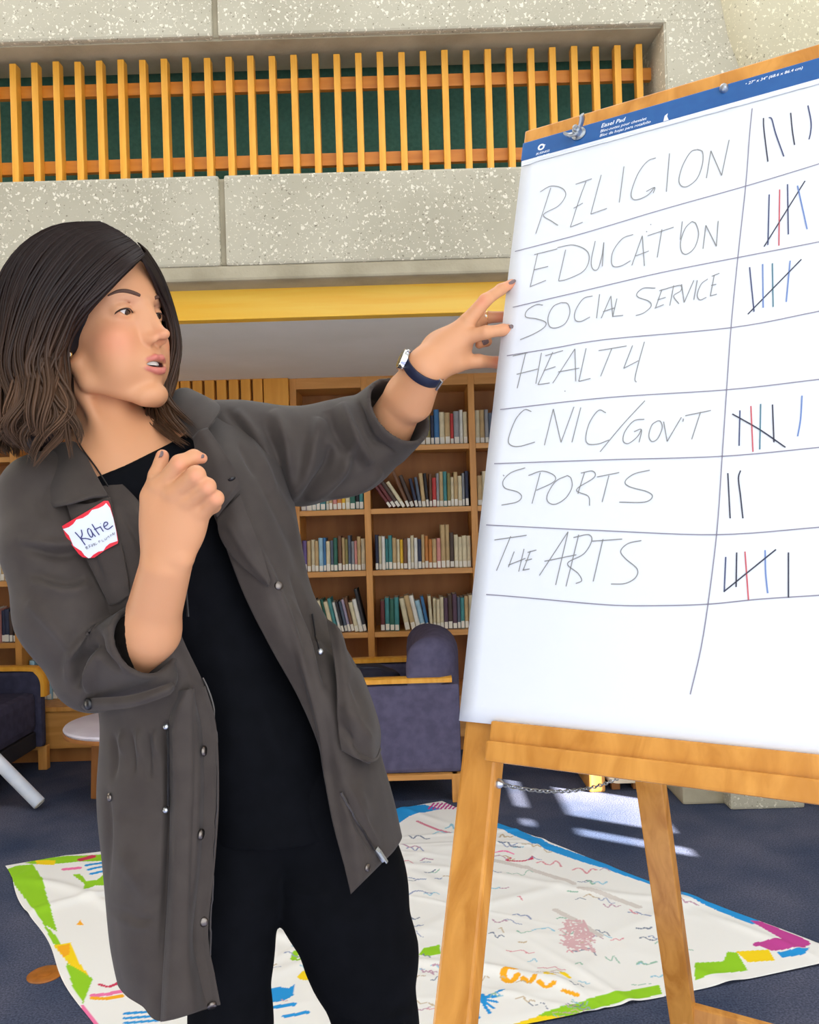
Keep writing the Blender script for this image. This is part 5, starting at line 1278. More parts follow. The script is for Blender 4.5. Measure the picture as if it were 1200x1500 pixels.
link('shirt', np_mesh('shirt', V, F), black, WOMAN)
def trouser_sdf(Q):
    d = s_cone(Q, P(375, 1130, 1.24), P(440, 1165, 1.245), .108, .100)
    L = pts3([(478, 1190, 1.245), (500, 1300, 1.242), (531, 1400, 1.237), (549, 1485, 1.232)]) + [np.array((-0.050, 1.225, .49)), np.array((-.035, 1.27, .28)), np.array((-.02, 1.29, .10))]
    R = pts3([(362, 1210, 1.225), (346, 1300, 1.21), (336, 1400, 1.20), (338, 1490, 1.19)]) + [np.array((-0.250, 1.18, .47)), np.array((-.262, 1.21, .27)), np.array((-.27, 1.23, .10))]
    l = s_chain(Q, L, [.090, .093, .078, .058, .055, .052, .042], .02); r = s_chain(Q, R, [.085, .068, .058, .054, .054, .052, .042], .02)
    d = sunion(d, sunion(l, r, .008), .02)
    return np.maximum(d, .085 - Q[:, 2])
V, F = surface_nets(trouser_sdf, (-.42, 1.0, .08), (.12, 1.42, 1.08), 0.006); V = relax(V, F, 1)
V = folds(V, normals_of(V, F), [([(500, 1480), (550, 1492), (606, 1484)], 7, 5), ([(505, 1500), (560, 1510), (604, 1502)], 6, 4), ([(410, 1290), (440, 1310), (480, 1312)], 8, 3)])
link('trousers', np_mesh('trousers', V, F), black, WOMAN)
for an, yaw in ((np.array([-.02, 1.29, 0]), .35), (np.array([-.27, 1.23, 0]), .1)):
    fd = np.array([math.sin(yaw), -math.cos(yaw), 0])
    def shoe(Q):
        d = s_cone(Q, an + np.array([0, 0, .045]) - fd * .03, an + fd * .06 + np.array([0, 0, .04]), .042, .040)
        d = sunion(d, s_cone(Q, an + fd * .06 + np.array([0, 0, .035]), an + fd * .15 + np.array([0, 0, .028]), .038, .030), .02)
        d = sunion(d, s_cone(Q, an + np.array([0, 0, .05]), an + np.array([0, 0, .10]), .040, .044), .02)
        return np.maximum(np.maximum(d, .001 - Q[:, 2]), Q[:, 2] - .11)
    V, F = surface_nets(shoe, an + np.array([-.15, -.25, -.02]), an + np.array([.15, .12, .14]), .005)
    link('shoe', np_mesh('shoe', relax(V, F, 1), F), black, WOMAN)

# ---------------------------------------------------------------- jacket
jk = noise_mat('grey jacket twill', srgb(58, 50, 46), srgb(65, 57, 52), 30, rough=0.75, bump=0.10, bump_scale=1100, spec=0.3)
jk.node_tree.nodes['Principled BSDF'].inputs['Sheen Weight'].default_value = 0.08; jk.node_tree.nodes['Principled BSDF'].inputs['Sheen Roughness'].default_value = 0.5
def s_cuff(Q, a, b, ra, rb, th, depth):
    """open-ended cuff band: hollow towards b"""
    a = np.array(a, np.float32); b = np.array(b, np.float32); ab = b - a; L = np.linalg.norm(ab); u = ab / L
    t = (Q - a) @ u; rad = np.linalg.norm(Q - a - t[:, None] * u, axis=1); r = ra + (rb - ra) * np.clip(t / L, 0, 1)
    d = np.maximum(np.maximum(rad - r, -t), t - L)
    return d, np.maximum(rad - (r - th), -(t - (L - depth)))
def sleeve_r(Q):
    d = s_chain(Q, pts3([(112, 694, 1.175), (64, 726, 1.125), (76, 800, 1.10), (104, 895, 1.09), (140, 980, 1.092)]), [.040, .050, .056, .062, .052], .03)
    d = sunion(d, s_cone(Q, P(140, 980, 1.092), P(170, 962, 1.08), .052, .048), .012)
    d = sunion(d, s_cone(Q, P(138, 1006, 1.085), P(232, 992, 1.050), .027, .024), .010)          # rolled-up fabric below the cuff
    c, hole = s_cuff(Q, P(158, 974, 1.085), P(214, 938, 1.035), .049, .048, .008, .05)
    d = sunion(d, c, .003)
    return ssub(d, hole, .002)
def sleeve_l(Q):
    d = s_chain(Q, pts3([(268, 615, 1.245), (358, 658, 1.275), (440, 669, 1.29), (510, 654, 1.31), (550, 633, 1.325)]), [.036, .067, .068, .068, .060], .03)
    c, hole = s_cuff(Q, P(551, 632, 1.318), P(586, 601, 1.275), .0635, .0575, .007, .06)
    d = sunion(d, c, .003)
    return ssub(d, hole, .002)
JV, JF = [], []; jn = 0
def jadd(V, F):
    global jn
    JV.append(V); JF.append(F + jn); jn += len(V)
a_, b_ = np.array(P(-10, 655, 1.0)), np.array(P(265, 1060, 1.0))
V, F = surface_nets(sleeve_r, (-.62, .96, 1.00), (-.24, 1.26, 1.46), 0.0032); V = relax(V, F, 2)
N = normals_of(V, F)
V = folds(V, N, [([(30, 800), (80, 812), (120, 808)], 7, -4), ([(28, 790), (80, 798), (125, 795)], 7, 3), ([(40, 838), (90, 852), (125, 845)], 8, -3), ([(45, 850), (95, 866), (135, 858)], 8, 3),
    ([(100, 1000), (105, 960), (130, 930), (160, 915)], 7, 5), ([(112, 1010), (120, 965), (142, 942)], 5, -6), ([(130, 1015), (132, 985), (146, 955)], 6, 5), ([(40, 880), (80, 920), (110, 960)], 9, 3), ([(75, 700), (60, 730), (70, 760)], 8, -2),
    ([(146, 922), (150, 955), (176, 985)], 4, -4)], gain=1.5)
jadd(V, F)
V, F = surface_nets(sleeve_l, (-.42, 1.10, 1.22), (.08, 1.45, 1.58), 0.0032); V = relax(V, F, 2)
N = normals_of(V, F)
V = folds(V, N, [([(425, 735), (450, 690), (462, 640), (470, 612)], 9, 6), ([(440, 735), (475, 690), (485, 650)], 7, -6), ([(450, 735), (500, 690), (520, 640)], 8, 6), ([(480, 600), (495, 640), (530, 690)], 8, -5), ([(500, 590), (520, 640), (545, 680)], 7, 6),
    ([(400, 600), (420, 650), (430, 720)], 9, 5), ([(385, 615), (405, 670), (415, 720)], 7, -4), ([(470, 730), (520, 715), (560, 690)], 8, 5), ([(524, 588), (545, 640), (578, 664)], 3.5, -4), ([(330, 600), (360, 640), (400, 720)], 6, -3), ([(345, 600), (378, 640), (412, 690)], 7, 3)], gain=1.6)
jadd(V, F)
def sheet(rows, nu, nv, strokes=(), thick=0.0022, wr=0.0):
    G3 = catmull_grid(PA(rows), nu, nv); V = G3.reshape(-1, 3); idx = np.arange(nu * nv).reshape(nu, nv)
    F = np.stack([idx[:-1, :-1], idx[1:, :-1], idx[1:, 1:], idx[:-1, 1:]], -1).reshape(-1, 4)
    N = normals_of(V, F); view = V - np.array([0, 0, CAM_H]); 
    if (np.einsum('ij,ij->i', N, view)).mean() > 0: F = F[:, ::-1]; N = -N
    V = folds(V, N, strokes); N = normals_of(V, F)
    W_ = V - N * thick; n = len(V)
    b = np.concatenate([idx[0, :], idx[1:, -1], idx[-1, -2::-1], idx[-2:0:-1, 0]])
    side = np.stack([b, np.roll(b, -1), np.roll(b, -1) + n, b + n], -1)
    return np.concatenate([V, W_]), np.concatenate([F, F[:, ::-1] + n, side, ])
def sheet_j(*a, **k): jadd(*sheet(*a, **k))
PR_ = [
    [(130, 668, 1.135), (112, 670, 1.145), (92, 672, 1.155), (68, 682, 1.165), (50, 694, 1.185), (64, 684, 1.24)],
    [(206, 738, 1.075), (172, 742, 1.062), (132, 746, 1.060), (88, 752, 1.075), (56, 756, 1.12), (66, 750, 1.22)],
    [(240, 830, 1.062), (204, 832, 1.046), (162, 836, 1.048), (116, 842, 1.07), (84, 846, 1.12), (96, 840, 1.22)],
    [(264, 925, 1.065), (235, 932, 1.048), (197, 940, 1.050), (155, 945, 1.072), (118, 948, 1.12), (134, 945, 1.22)],
    [(300, 1005, 1.085), (270, 1000, 1.060), (215, 1010, 1.055), (170, 1015, 1.075), (138, 1015, 1.13), (152, 1010, 1.23)],
    [(316, 1065, 1.085), (262, 1066, 1.058), (215, 1068, 1.058), (176, 1070, 1.078), (146, 1070, 1.13), (165, 1064, 1.24)],
    [(320, 1165, 1.082), (266, 1172, 1.052), (215, 1176, 1.050), (166, 1176, 1.072), (141, 1172, 1.13), (160, 1170, 1.25)],
    [(314, 1265, 1.080), (262, 1276, 1.050), (210, 1286, 1.044), (170, 1282, 1.066), (150, 1272, 1.13), (170, 1265, 1.25)],
    [(304, 1365, 1.072), (256, 1382, 1.044), (206, 1388, 1.046), (173, 1378, 1.072), (159, 1370, 1.13), (178, 1365, 1.25)],
    [(314, 1430, 1.068), (252, 1450, 1.036), (206, 1440, 1.048), (178, 1425, 1.074), (166, 1412, 1.13), (186, 1402, 1.25)],
    [(322, 1472, 1.066), (238, 1496, 1.034), (208, 1474, 1.050), (184, 1458, 1.078), (172, 1438, 1.13), (192, 1424, 1.25)]]
sheet_j(PR_, 150, 84, [([(262, 1010), (268, 1100), (266, 1220), (262, 1330), (250, 1480)], 9, 9), ([(243, 1060), (246, 1120), (247, 1190), (244, 1290), (236, 1400)], 5, -9), ([(286, 1020), (288, 1120), (284, 1240), (282, 1340), (284, 1450)], 5, -5),
    ([(160, 1334), (195, 1346), (236, 1354)], 4, -3), ([(160, 1340), (195, 1352), (236, 1360)], 4, 3), ([(165, 1075), (168, 1110), (166, 1140)], 4, -4), ([(178, 1072), (182, 1105)], 4, 4), ([(190, 1070), (194, 1110), (196, 1135)], 4, -4), ([(203, 1070), (206, 1108)], 4, 4), ([(215, 1070), (218, 1112), (220, 1140)], 4, -4), ([(228, 1070), (230, 1105)], 4, 4),
    ([(156, 1160), (158, 1230), (156, 1300)], 5, -6), ([(165, 1190), (200, 1198), (236, 1196)], 2.5, -1.5), ([(175, 1250), (205, 1290), (225, 1330)], 14, 4), ([(240, 1300), (215, 1330)], 8, -3), ([(105, 760), (140, 830), (165, 880)], 6, -4), ([(178, 745), (205, 800), (225, 860)], 5, -3), ([(196, 745), (222, 800)], 6, 3), ([(118, 735), (122, 770)], 4, -3), ([(138, 730), (146, 775)], 4, -3)])
PL_ = [
    [(250, 640, 1.185), (285, 602, 1.215), (320, 590, 1.245), (352, 590, 1.275), (388, 598, 1.31), (380, 606, 1.37)],
    [(288, 692, 1.130), (322, 680, 1.135), (356, 668, 1.165), (392, 662, 1.21), (420, 664, 1.27), (414, 668, 1.37)],
    [(316, 762, 1.118), (352, 756, 1.115), (384, 748, 1.14), (412, 742, 1.19), (432, 740, 1.26), (420, 744, 1.37)],
    [(356, 868, 1.115), (394, 860, 1.108), (420, 854, 1.14), (442, 850, 1.19), (453, 850, 1.26), (436, 850, 1.37)],
    [(396, 948, 1.120), (426, 938, 1.112), (450, 928, 1.145), (470, 915, 1.20), (478, 905, 1.27), (460, 900, 1.37)],
    [(440, 1028, 1.122), (470, 1014, 1.110), (495, 1000, 1.14), (517, 990, 1.20), (526, 985, 1.27), (502, 985, 1.37)],
    [(473, 1112, 1.122), (496, 1104, 1.108), (522, 1096, 1.13), (546, 1092, 1.20), (554, 1092, 1.27), (530, 1090, 1.38)],
    [(490, 1205, 1.110), (516, 1195, 1.098), (542, 1186, 1.13), (568, 1176, 1.20), (576, 1170, 1.27), (550, 1170, 1.39)],
    [(514, 1310, 1.096), (536, 1288, 1.100), (558, 1266, 1.135), (580, 1243, 1.20), (588, 1222, 1.27), (560, 1215, 1.39)]]
sheet_j(PL_, 140, 80, [([(425, 835), (450, 900), (468, 955), (480, 1010)], 5, -7), ([(340, 730), (400, 850), (440, 960), (470, 1060), (480, 1140), (500, 1260)], 5, 5), ([(420, 870), (445, 930), (462, 985)], 6, 5), ([(380, 700), (425, 790), (440, 850)], 6, -4), ([(395, 700), (435, 780), (450, 850)], 6, 4),
    ([(455, 890), (470, 930), (500, 965)], 5, -5), ([(465, 880), (485, 925), (510, 965)], 5, 5), ([(500, 1160), (522, 1205), (548, 1250)], 4, -4), ([(510, 1150), (530, 1195), (556, 1240)], 4, 3), ([(520, 1150), (540, 1200)], 8, 3), ([(365, 640), (390, 690), (400, 730)], 6, 4), ([(350, 650), (378, 700)], 5, -4)])
# bulging pocket on the hip and its flap
sheet_j([[(478, 905, 1.185), (500, 925, 1.16), (512, 968, 1.20), (516, 976, 1.26)], [(492, 985, 1.118), (512, 992, 1.12), (526, 990, 1.17), (530, 986, 1.25)], [(494, 1052, 1.106), (520, 1042, 1.105), (546, 1050, 1.15), (556, 1060, 1.25)], [(500, 1098, 1.102), (524, 1108, 1.098), (548, 1112, 1.13), (557, 1098, 1.24)], [(506, 1090, 1.115), (528, 1106, 1.108), (548, 1112, 1.14), (556, 1095, 1.24)]],
        50, 40, [([(497, 1060), (522, 1092), (545, 1118)], 5, -5), ([(505, 1030), (530, 1070), (550, 1090)], 8, 5), ([(515, 990), (535, 1040)], 7, -4)])
# storm flap on the chest under the name label
sheet_j([[(96, 735, 1.062), (128, 738, 1.052), (160, 728, 1.052)], [(112, 780, 1.052), (142, 790, 1.044), (176, 790, 1.044)], [(132, 830, 1.048), (158, 842, 1.040), (186, 840, 1.040)], [(160, 886, 1.050), (172, 884, 1.044), (190, 872, 1.042)]], 40, 30, [([(130, 800), (150, 850)], 5, -2)], thick=0.003)
# back of the jacket
back = []
for a, b in zip(PR_, [PL_[0]] + PL_[:1] + PL_[1:] + [PL_[-1], PL_[-1]]):
    A, B = P(*a[5]), P(*b[5]); m1 = A.lerp(B, .3) + Vector((-.02, .09, 0)); m2 = A.lerp(B, .7) + Vector((0, .09, 0))
    back.append([tuple(A), tuple(m1), tuple(m2), tuple(B)])
G3 = catmull_grid(np.array(back), 60, 40); idx = np.arange(2400).reshape(60, 40); jadd(G3.reshape(-1, 3), np.stack([idx[:-1, :-1], idx[1:, :-1], idx[1:, 1:], idx[:-1, 1:]], -1).reshape(-1, 4))
# front placket strip standing proud of the panel, with a free inner edge
pk = []
for i in range(4, 11):
    a = PR_[i]; y1 = (0, 0, 0, 0, 1012, 1064, 1172, 1276, 1384, 1452, 1497)[i]; x1 = (0, 0, 0, 0, 262, 247, 249, 247, 241, 237, 235)[i]
    e0 = a[0]; pk.append([(x1, y1, a[1][2] - .004), (x1 + 12, y1 - 2, a[1][2] - .017), ((x1 + e0[0]) / 2 + 4, (y1 + e0[1]) / 2, a[1][2] - .008), (e0[0] - 18, e0[1] + 4, e0[2] - .008), (e0[0] + 1, e0[1], e0[2] - .003)])
sheet_j(pk, 110, 40, [([(286, 1020), (288, 1120), (284, 1240), (282, 1340), (284, 1450)], 4, -3)], thick=0.003)
# collar and lapels
sheet_j([[(44, 672, 1.150), (70, 655, 1.140), (104, 646, 1.130), (122, 656, 1.120)], [(52, 694, 1.115), (82, 686, 1.092), (112, 678, 1.088), (134, 682, 1.090)], [(62, 724, 1.082), (92, 716, 1.060), (124, 706, 1.062), (147, 706, 1.068)], [(78, 744, 1.062), (100, 740, 1.046), (130, 730, 1.048), (158, 725, 1.052)]], 40, 40, [([(64, 726), (80, 738), (105, 736), (150, 722)], 4, 1.5)], thick=0.0035)
sheet_j([[(236, 592, 1.215), (256, 572, 1.230), (274, 568, 1.235), (292, 576, 1.235)], [(256, 610, 1.170), (278, 590, 1.185), (298, 582, 1.200), (312, 586, 1.210)], [(278, 640, 1.140), (292, 622, 1.145), (308, 606, 1.160), (323, 598, 1.175)], [(290, 652, 1.128), (296, 640, 1.128), (302, 628, 1.135), (310, 618, 1.145)]], 30, 30, thick=0.0035)
sheet_j([[(282, 640, 1.128), (292, 630, 1.124), (304, 626, 1.128)], [(292, 690, 1.108), (312, 672, 1.100), (330, 664, 1.106)], [(304, 736, 1.100), (326, 716, 1.092), (348, 696, 1.098)], [(318, 758, 1.104), (336, 736, 1.094), (353, 716, 1.100)]], 36, 30, [([(350, 708), (335, 728), (316, 752)], 3.5, 1.5)], thick=0.0035)
sheet_j([[(318, 752, 1.108), (336, 738, 1.100), (352, 722, 1.104)], [(322, 786, 1.104), (346, 770, 1.092), (364, 756, 1.100)], [(346, 822, 1.104), (366, 808, 1.094), (380, 796, 1.102)], [(392, 860, 1.100), (394, 856, 1.096), (396, 850, 1.098)]], 36, 26, [([(330, 762), (360, 812), (392, 856)], 5, 1.5)], thick=0.003)
# cuff tab with its button
sheet_j([[(114, 1024, 1.062), (116, 1034, 1.056), (124, 1042, 1.058)], [(140, 1022, 1.034), (142, 1032, 1.029), (146, 1042, 1.032)], [(190, 1018, 1.012), (194, 1028, 1.006), (196, 1036, 1.010)], [(238, 1004, 1.012), (243, 1012, 1.007), (244, 1020, 1.011)], [(254, 998, 1.030), (257, 1004, 1.026), (256, 1011, 1.028)]], 40, 12, thick=0.004)
JV = np.concatenate(JV); JF = np.concatenate(JF)
JACKET = link('jacket', np_mesh('jacket', JV, JF), jk, WOMAN); JACKET['label'] = 'grey open jacket with rolled sleeves and snaps'
JN = normals_of(JV, JF); JPX = PROJ(JV)
def surf(px, py, r=5.0):
    """point and outward direction on the front of the jacket near a photo position"""
    m = np.where(((JPX - np.array([px, py])) ** 2).sum(1) < r * r)[0]
    if not len(m): return surf(px, py, r * 1.6)
    m = m[JV[m, 1] < JV[m, 1].min() + .006]; d = JV[m, 1].mean(); n = JN[m].mean(0); n /= np.linalg.norm(n)
    c = P(px, py, d)
    if n @ (np.array(c) - np.array([0, 0, CAM_H])) > 0: n = -n
    return c, Vector(n)
snap_m = flat_mat('gunmetal snap', srgb(120, 112, 106), 0.3, 1.0); dark_m = flat_mat('dark button', srgb(24, 22, 24), 0.3); zip_m = flat_mat('zip teeth', srgb(96, 92, 90), 0.4, 1.0)
for px, py, r_, m in ((298, 1100, .0068, snap_m), (294, 1222, .0068, snap_m), (298, 1350, .0062, snap_m), (310, 1472, .0066, snap_m), (161, 1168, .0055, snap_m), (130, 1031, .0075, dark_m), (408, 858, .0060, snap_m), (538, 1271, .0048, snap_m), (339, 701, .0055, dark_m)):
    c, n = surf(px, py)
    o = lathe_obj('snap_button', [(r_, 0), (r_, r_ * .25), (r_ * .8, r_ * .5), (r_ * .4, r_ * .62), (.0003, r_ * .65)], m, JACKET, Matrix.Translation(c) @ frame_from(n).to_4x4(), 20)
def on_jacket(pl, off=.0015):
    out = []
    for p in catmull(np.array([(a, b, 0) for a, b in pl], float), (len(pl) - 1) * 10 + 1):
        c, n = surf(p[0], p[1]); out.append(c + n * off)
    return [out[0]] + [(out[i - 1] + out[i] + out[i + 1]) / 3 for i in range(1, len(out) - 1)] + [out[-1]]
tube_obj('zipper', on_jacket([(297, 992), (312, 1040), (318, 1100), (317, 1180), (313, 1260), (308, 1340), (306, 1400)]), .0016, zip_m, JACKET, 6)
tube_obj('zipper', on_jacket([(501, 1160), (515, 1188), (530, 1214), (548, 1245)]), .0018, zip_m, JACKET, 6)
c, n = surf(554, 1252); d_ = (P(562, 1264, c.y) - P(546, 1242, c.y)).normalized()
bm = bmesh.new(); bar(bm, c - d_ * .010 + n * .003, c + d_ * .010 + n * .003, .008, .005, up=n, bevel=.001); zp = bm_obj('zipper_pull', bm, M['steel'], JACKET)
bm = bmesh.new(); bar(bm, c - d_ * .006 + n * .0065, c + d_ * .013 + n * .005, .005, .002, up=n, bevel=.0006); bm_obj('pull_tab', bm, M['steel'], JACKET)
tube_obj('drawstring', on_jacket([(455, 900), (460, 930), (465, 955)], .003), .0016, dark_m, JACKET, 6)
c, n = surf(465, 956)
bm = bmesh.new(); bmesh.ops.create_uvsphere(bm, u_segments=12, v_segments=8, radius=.0045, matrix=Matrix.Translation(c + n * .004)); bm_obj('cord_end', bm, M['steel'], JACKET, 60)
tube_obj('drawstring', on_jacket([(247, 1062), (249, 1110), (249, 1180)], .002), .0018, dark_m, JACKET, 6)
for py in (1064, 1186):
    c, n = surf(248, py); bm = bmesh.new(); bmesh.ops.create_uvsphere(bm, u_segments=12, v_segments=8, radius=.004, matrix=Matrix.Translation(c + n * .004)); bm_obj('cord_end', bm, M['steel'], JACKET, 60)

# ---------------------------------------------------------------- things she wears
def name_sticker():
    cs = [(90, 771), (159, 735), (175, 799), (126, 819)]
    mid, nn = surf(133, 778, 20)
    # a plane fitted to the jacket under the label
    pts = [];
    for u in np.linspace(.03, .97, 9):
        for v in np.linspace(.03, .97, 9):
            x = (cs[0][0] * (1 - u) + cs[1][0] * u) * (1 - v) + (cs[3][0] * (1 - u) + cs[2][0] * u) * v; y = (cs[0][1] * (1 - u) + cs[1][1] * u) * (1 - v) + (cs[3][1] * (1 - u) + cs[2][1] * u) * v
            pts.append(tuple(surf(x, y)[0]))
    pp = np.array(pts); q2 = PROJ(pp); bx = lambda x, y: np.stack([np.ones_like(x), x, y, x * x, x * y, y * y], -1)
    nx, ny = (q2[:, 0] - 133) / 45, (q2[:, 1] - 778) / 45
    co, *_ = np.linalg.lstsq(bx(nx, ny), pp[:, 1], rcond=None); out = (bx(nx, ny) @ co - pp[:, 1]).max()
    def at(px, py, z=0.0):
        d = float(bx(np.array([(px - 133) / 45]), np.array([(py - 778) / 45]))[0] @ co) - out - .0015 - z; return P(px, py, d)
    r = empty('name_sticker', tuple(at(133, 778))); tag(r, 'white name sticker with red border stuck on the grey jacket chest', 'sticker')
    Z = lambda p: (80 + p[0] * .09167, 720 + p[1] * .09167)
    redm = flat_mat('red border', srgb(222, 40, 58), 0.5); whm = flat_mat('white sticker paper', srgb(224, 230, 242), 0.5); ink = flat_mat('blue pen', srgb(44, 46, 110), 0.6); pen = flat_mat('grey pen', srgb(120, 122, 136), 0.6)
    def slab(name, poly, z, mat, th=.0006):
        bm = bmesh.new(); f = bm.faces.new([bm.verts.new(Z(p) + (0,)) for p in poly])
        bmesh.ops.triangulate(bm, faces=[f]); bmesh.ops.subdivide_edges(bm, edges=bm.edges[:], cuts=3, use_grid_fill=True)
        for v in bm.verts: v.co = at(v.co.x, v.co.y, z)
        o_ = bm_obj(name, bm, mat, r); md = o_.modifiers.new('t', 'SOLIDIFY'); md.thickness = th; md.offset = 0
    slab('border', [(100, 570), (150, 535), (600, 270), (790, 150), (860, 150), (885, 200), (905, 290), (940, 420), (990, 640), (1018, 790), (1010, 830), (800, 940), (640, 1055), (560, 1065), (450, 1050), (390, 1000), (250, 820), (110, 630)], 0, redm)
    slab('paper', [(135, 600), (230, 570), (300, 520), (350, 450), (450, 425), (540, 370), (600, 295), (700, 270), (780, 230), (825, 185), (885, 262), (940, 430), (985, 640), (1005, 790), (880, 830), (820, 880), (780, 945), (700, 960), (620, 1010), (570, 1060), (540, 1065), (480, 1020), (430, 950), (380, 900), (300, 865), (270, 790), (230, 700)], .0006, whm)
    def pen_strokes(name, strokes, wd, mat):
        bm = bmesh.new()
        for s in strokes:
            q = catmull(np.array([Z(p) + (0,) for p in s]), (len(s) - 1) * 6 + 1)[:, :2]; t = np.gradient(q, axis=0); t /= np.linalg.norm(t, axis=1)[:, None] + 1e-9; nr = np.stack([-t[:, 1], t[:, 0]], 1) * wd / 2
            A = [bm.verts.new(at(*p, .0022)) for p in q + nr]; B = [bm.verts.new(at(*p, .0022)) for p in q - nr]
            for i in range(len(q) - 1): bm.faces.new((A[i], B[i], B[i + 1], A[i + 1]))
        bm_obj(name, bm, mat, r)
    pen_strokes('handwriting', [[(325, 650), (410, 745), (490, 855)], [(425, 610), (440, 690), (415, 755)], [(415, 755), (500, 750), (585, 770)], [(560, 595), (530, 600), (530, 650), (570, 720), (600, 725), (605, 680), (570, 600)], [(570, 600), (610, 670), (655, 720)], [(595, 520), (660, 620), (715, 695)], [(630, 610), (740, 560)], [(735, 570), (760, 610), (782, 640)], [(733, 508), (736, 514)], [(790, 560), (830, 540), (850, 510), (830, 490), (795, 500), (785, 550), (810, 590), (860, 600), (932, 545)]], 1.5, ink)
    pen_strokes('handwriting', [[(490, 895), (520, 925)], [(490, 890), (520, 880), (510, 900), (540, 910)], [(545, 860), (560, 900)], [(540, 860), (570, 850)], [(552, 885), (575, 875)], [(590, 840), (600, 880), (620, 830), (640, 870)], [(650, 820), (640, 845), (665, 850), (680, 830)], [(700, 790), (715, 820)], [(700, 790), (725, 780)], [(705, 805), (730, 795)], [(750, 770), (765, 800), (790, 790)], [(800, 750), (810, 775), (830, 760), (825, 735)], [(840, 740), (860, 710), (875, 740)], [(890, 690), (900, 720)], [(890, 690), (915, 695)], [(930, 700), (925, 660), (950, 690), (955, 650)]], .7, pen)
name_sticker()
def wristwatch():
    ctr = P(621, 541, 1.217); ax = (P(640, 516, 1.200) - P(598, 578, 1.255)).normalized()
    r = empty('wristwatch', tuple(ctr)); tag(r, 'wristwatch with dark navy strap on the raised wrist', 'watch')
    navy = noise_mat('navy strap', srgb(18, 24, 48), srgb(26, 32, 58), 60, rough=0.5); chrome = flat_mat('polished steel', srgb(220, 222, 226), 0.12, 1.0); face = flat_mat('dark dial', srgb(40, 42, 46), 0.15)
    view = (Vector((0, 0, CAM_H)) - ctr).normalized(); side = (view - ax * view.dot(ax)).normalized(); upv = side.cross(ax)
    if upv.z < 0: upv = -upv
    bm = bmesh.new(); rings = []
    for k in range(49):
        a = 2 * math.pi * k / 48; rad = Vector(side * math.cos(a) * .0262 + upv * math.sin(a) * .0290); nrm = rad.normalized()
        rings.append([bm.verts.new(ctr + rad + nrm * h_ + ax * w_) for w_, h_ in ((-.0075, 0), (.0075, 0), (.0075, .0018), (.006, .0026), (-.006, .0026), (-.0075, .0018))])
    for u, v in zip(rings, rings[1:]):
        for j in range(6): bm.faces.new((u[j], u[(j + 1) % 6], v[(j + 1) % 6], v[j]))
    bmesh.ops.remove_doubles(bm, verts=bm.verts, dist=1e-6); bm_obj('strap', bm, navy, r, 50)
    # case sits on the upper back of the wrist, turned away; buckle below
    dv = (upv * .97 + side * .24 - ax * .05).normalized(); c = ctr + dv * .0290
    cs = lathe_obj('case', [(.0130, 0), (.0150, .001), (.0155, .004), (.0150, .0075), (.0135, .0085), (.0120, .0085)], chrome, r, Matrix.Translation(c) @ frame_from(dv, ax).to_4x4(), 32)
    lathe_obj('dial', [(.0128, .0080), (.0125, .0088), (.001, .0092)], face, cs, Matrix.Translation(c) @ frame_from(dv, ax).to_4x4(), 32)
    lathe_obj('crown', [(.0022, 0), (.0024, .003), (.001, .0035)], chrome, cs, Matrix.Translation(c + ax * .0150 + dv * .004) @ frame_from(ax).to_4x4(), 12)
    for s in (-1, 1):
        bm = bmesh.new(); t = ax.cross(dv).normalized() * s
        bar(bm, c + t * .012 + dv * .004, c + t * .0185 - dv * .001, .012, .004, up=ax, bevel=.001); bm_obj('lug', bm, chrome, cs)
    bv = (-upv * .93 + side * .36).normalized(); b = ctr + bv * .0300
    bm = bmesh.new(); bar(bm, b - ax * .0095, b + ax * .0095, .004, .010, up=bv, bevel=.001); bm_obj('buckle', bm, chrome, r)
wristwatch()
def torus_obj(name, c, axis, R_, r_, mat, parent=None):
    bm = bmesh.new(); X = frame_from(axis); pts = [Vector(c) + X @ Vector((R_ * math.cos(a), R_ * math.sin(a), 0)) for a in np.linspace(0, 2 * math.pi, 29)]
    tube(bm, pts, r_, 8, False); return bm_obj(name, bm, mat, parent, 60)
gold = flat_mat('gold', srgb(222, 176, 96), 0.2, 1.0); crystal = flat_mat('clear stone', srgb(236, 232, 222), 0.08, 0.3)
rg = empty('finger_ring', tuple(P(712, 466, 1.262))); tag(rg, 'gold ring on the finger behind the raised index finger', 'ring')
torus_obj('band', P(713, 465.5, 1.262), P(742, 464, 1.262) - P(712, 465, 1.262), .0096, .0011, gold, rg)
bm = bmesh.new(); bmesh.ops.create_icosphere(bm, subdivisions=1, radius=.0026, matrix=Matrix.Translation(P(712, 463, 1.2520))); bm_obj('stone', bm, crystal, rg)
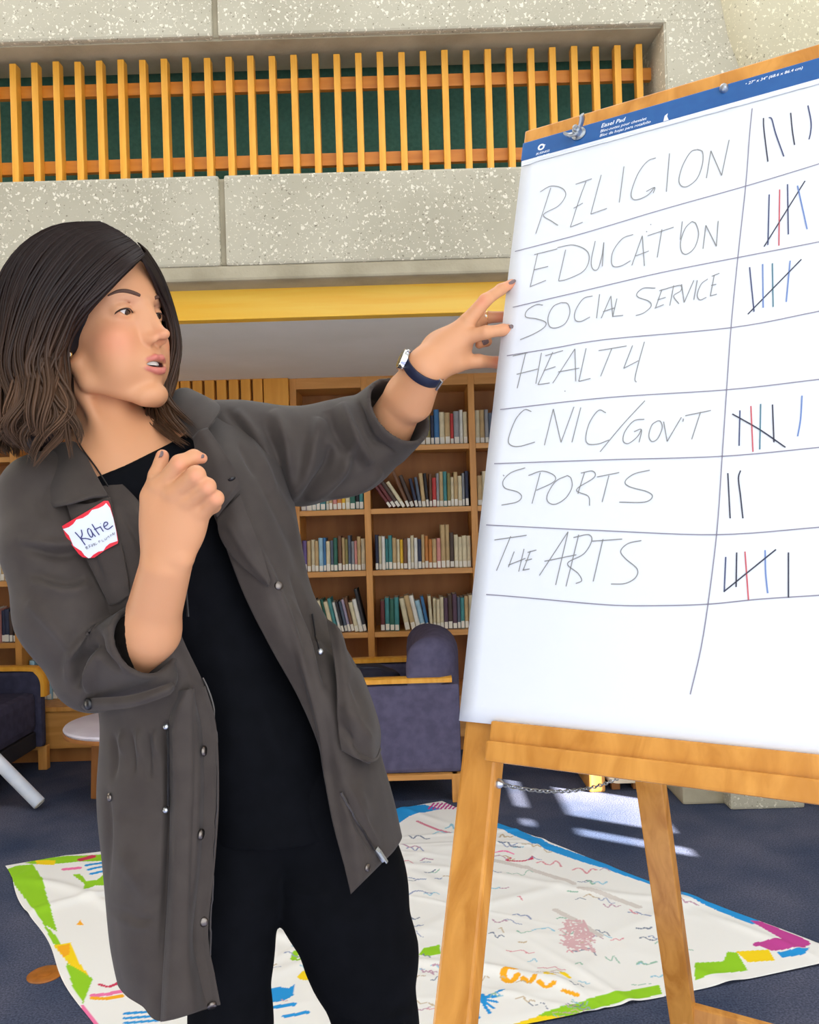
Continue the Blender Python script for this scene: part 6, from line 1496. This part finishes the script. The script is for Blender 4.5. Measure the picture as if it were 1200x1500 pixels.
_o = np.array([0, 0, CAM_H]); _d = np.array(P(101, 519, 1.0)) - _o; _d /= np.linalg.norm(_d); _t = 0.9
for _ in range(60): _t += float(upper_sdf((_o + _d * _t)[None].astype(np.float32))[0]) * .7
ep = Vector(_o + _d * (_t - .002)); er = empty('earring', tuple(ep)); tag(er, 'small stud earring on the ear lobe under brown hair', 'earring')
bm = bmesh.new(); bmesh.ops.create_icosphere(bm, subdivisions=2, radius=.0036, matrix=Matrix.Translation(ep)); bm_obj('stone', bm, crystal, er)
torus_obj('setting', ep + Vector(HA[1]) * .0008, HA[1], .0036, .0009, gold, er)
def necklace():
    r = empty('necklace', tuple(P(160, 700, 1.08))); tag(r, 'long thin dark cord necklace with small gold beads at the hand', 'necklace')
    cord = flat_mat('dark cord', srgb(30, 26, 26), 0.5)
    f = lambda Q: np.minimum(upper_sdf(Q), shirt_sdf(Q))
    pl = catmull(np.array([P(*p) for p in [(108, 628, 1.150), (116, 650, 1.125), (128, 668, 1.11), (143, 688, 1.09), (170, 730, 1.08), (205, 770, 1.07), (245, 805, 1.08), (272, 828, 1.09)]]), 40).astype(np.float32)
    o = np.array([0, 0, CAM_H], np.float32); d = pl - o; d /= np.linalg.norm(d, axis=1)[:, None]
    t = np.full(len(pl), .85, np.float32)
    for _ in range(60): t += np.clip(f(o + d * t[:, None]) - .0016, -.004, .03) * .8
    q = o + d * t[:, None]
    for _ in range(2): q[1:-1] = (q[:-2] + q[1:-1] + q[2:]) / 3
    tube_obj('cord', [Vector(p) for p in q], .0011, cord, r, 6)
    e = Vector(q[-1])
    for k in range(3):
        bm = bmesh.new(); bmesh.ops.create_uvsphere(bm, u_segments=10, v_segments=8, radius=(.0024, .0030, .0022)[k], matrix=Matrix.Translation(e + Vector((.0005 * k, -.003, -.004 - .006 * k)))); bm_obj('bead', bm, gold, r, 60)
    tube_obj('tassel', [e + Vector((.001, -.003, -.018)), e + Vector((.001, -.004, -.040)), e + Vector((.002, -.004, -.066))], [.0012, .0016, .0022], cord, r, 6)
necklace()
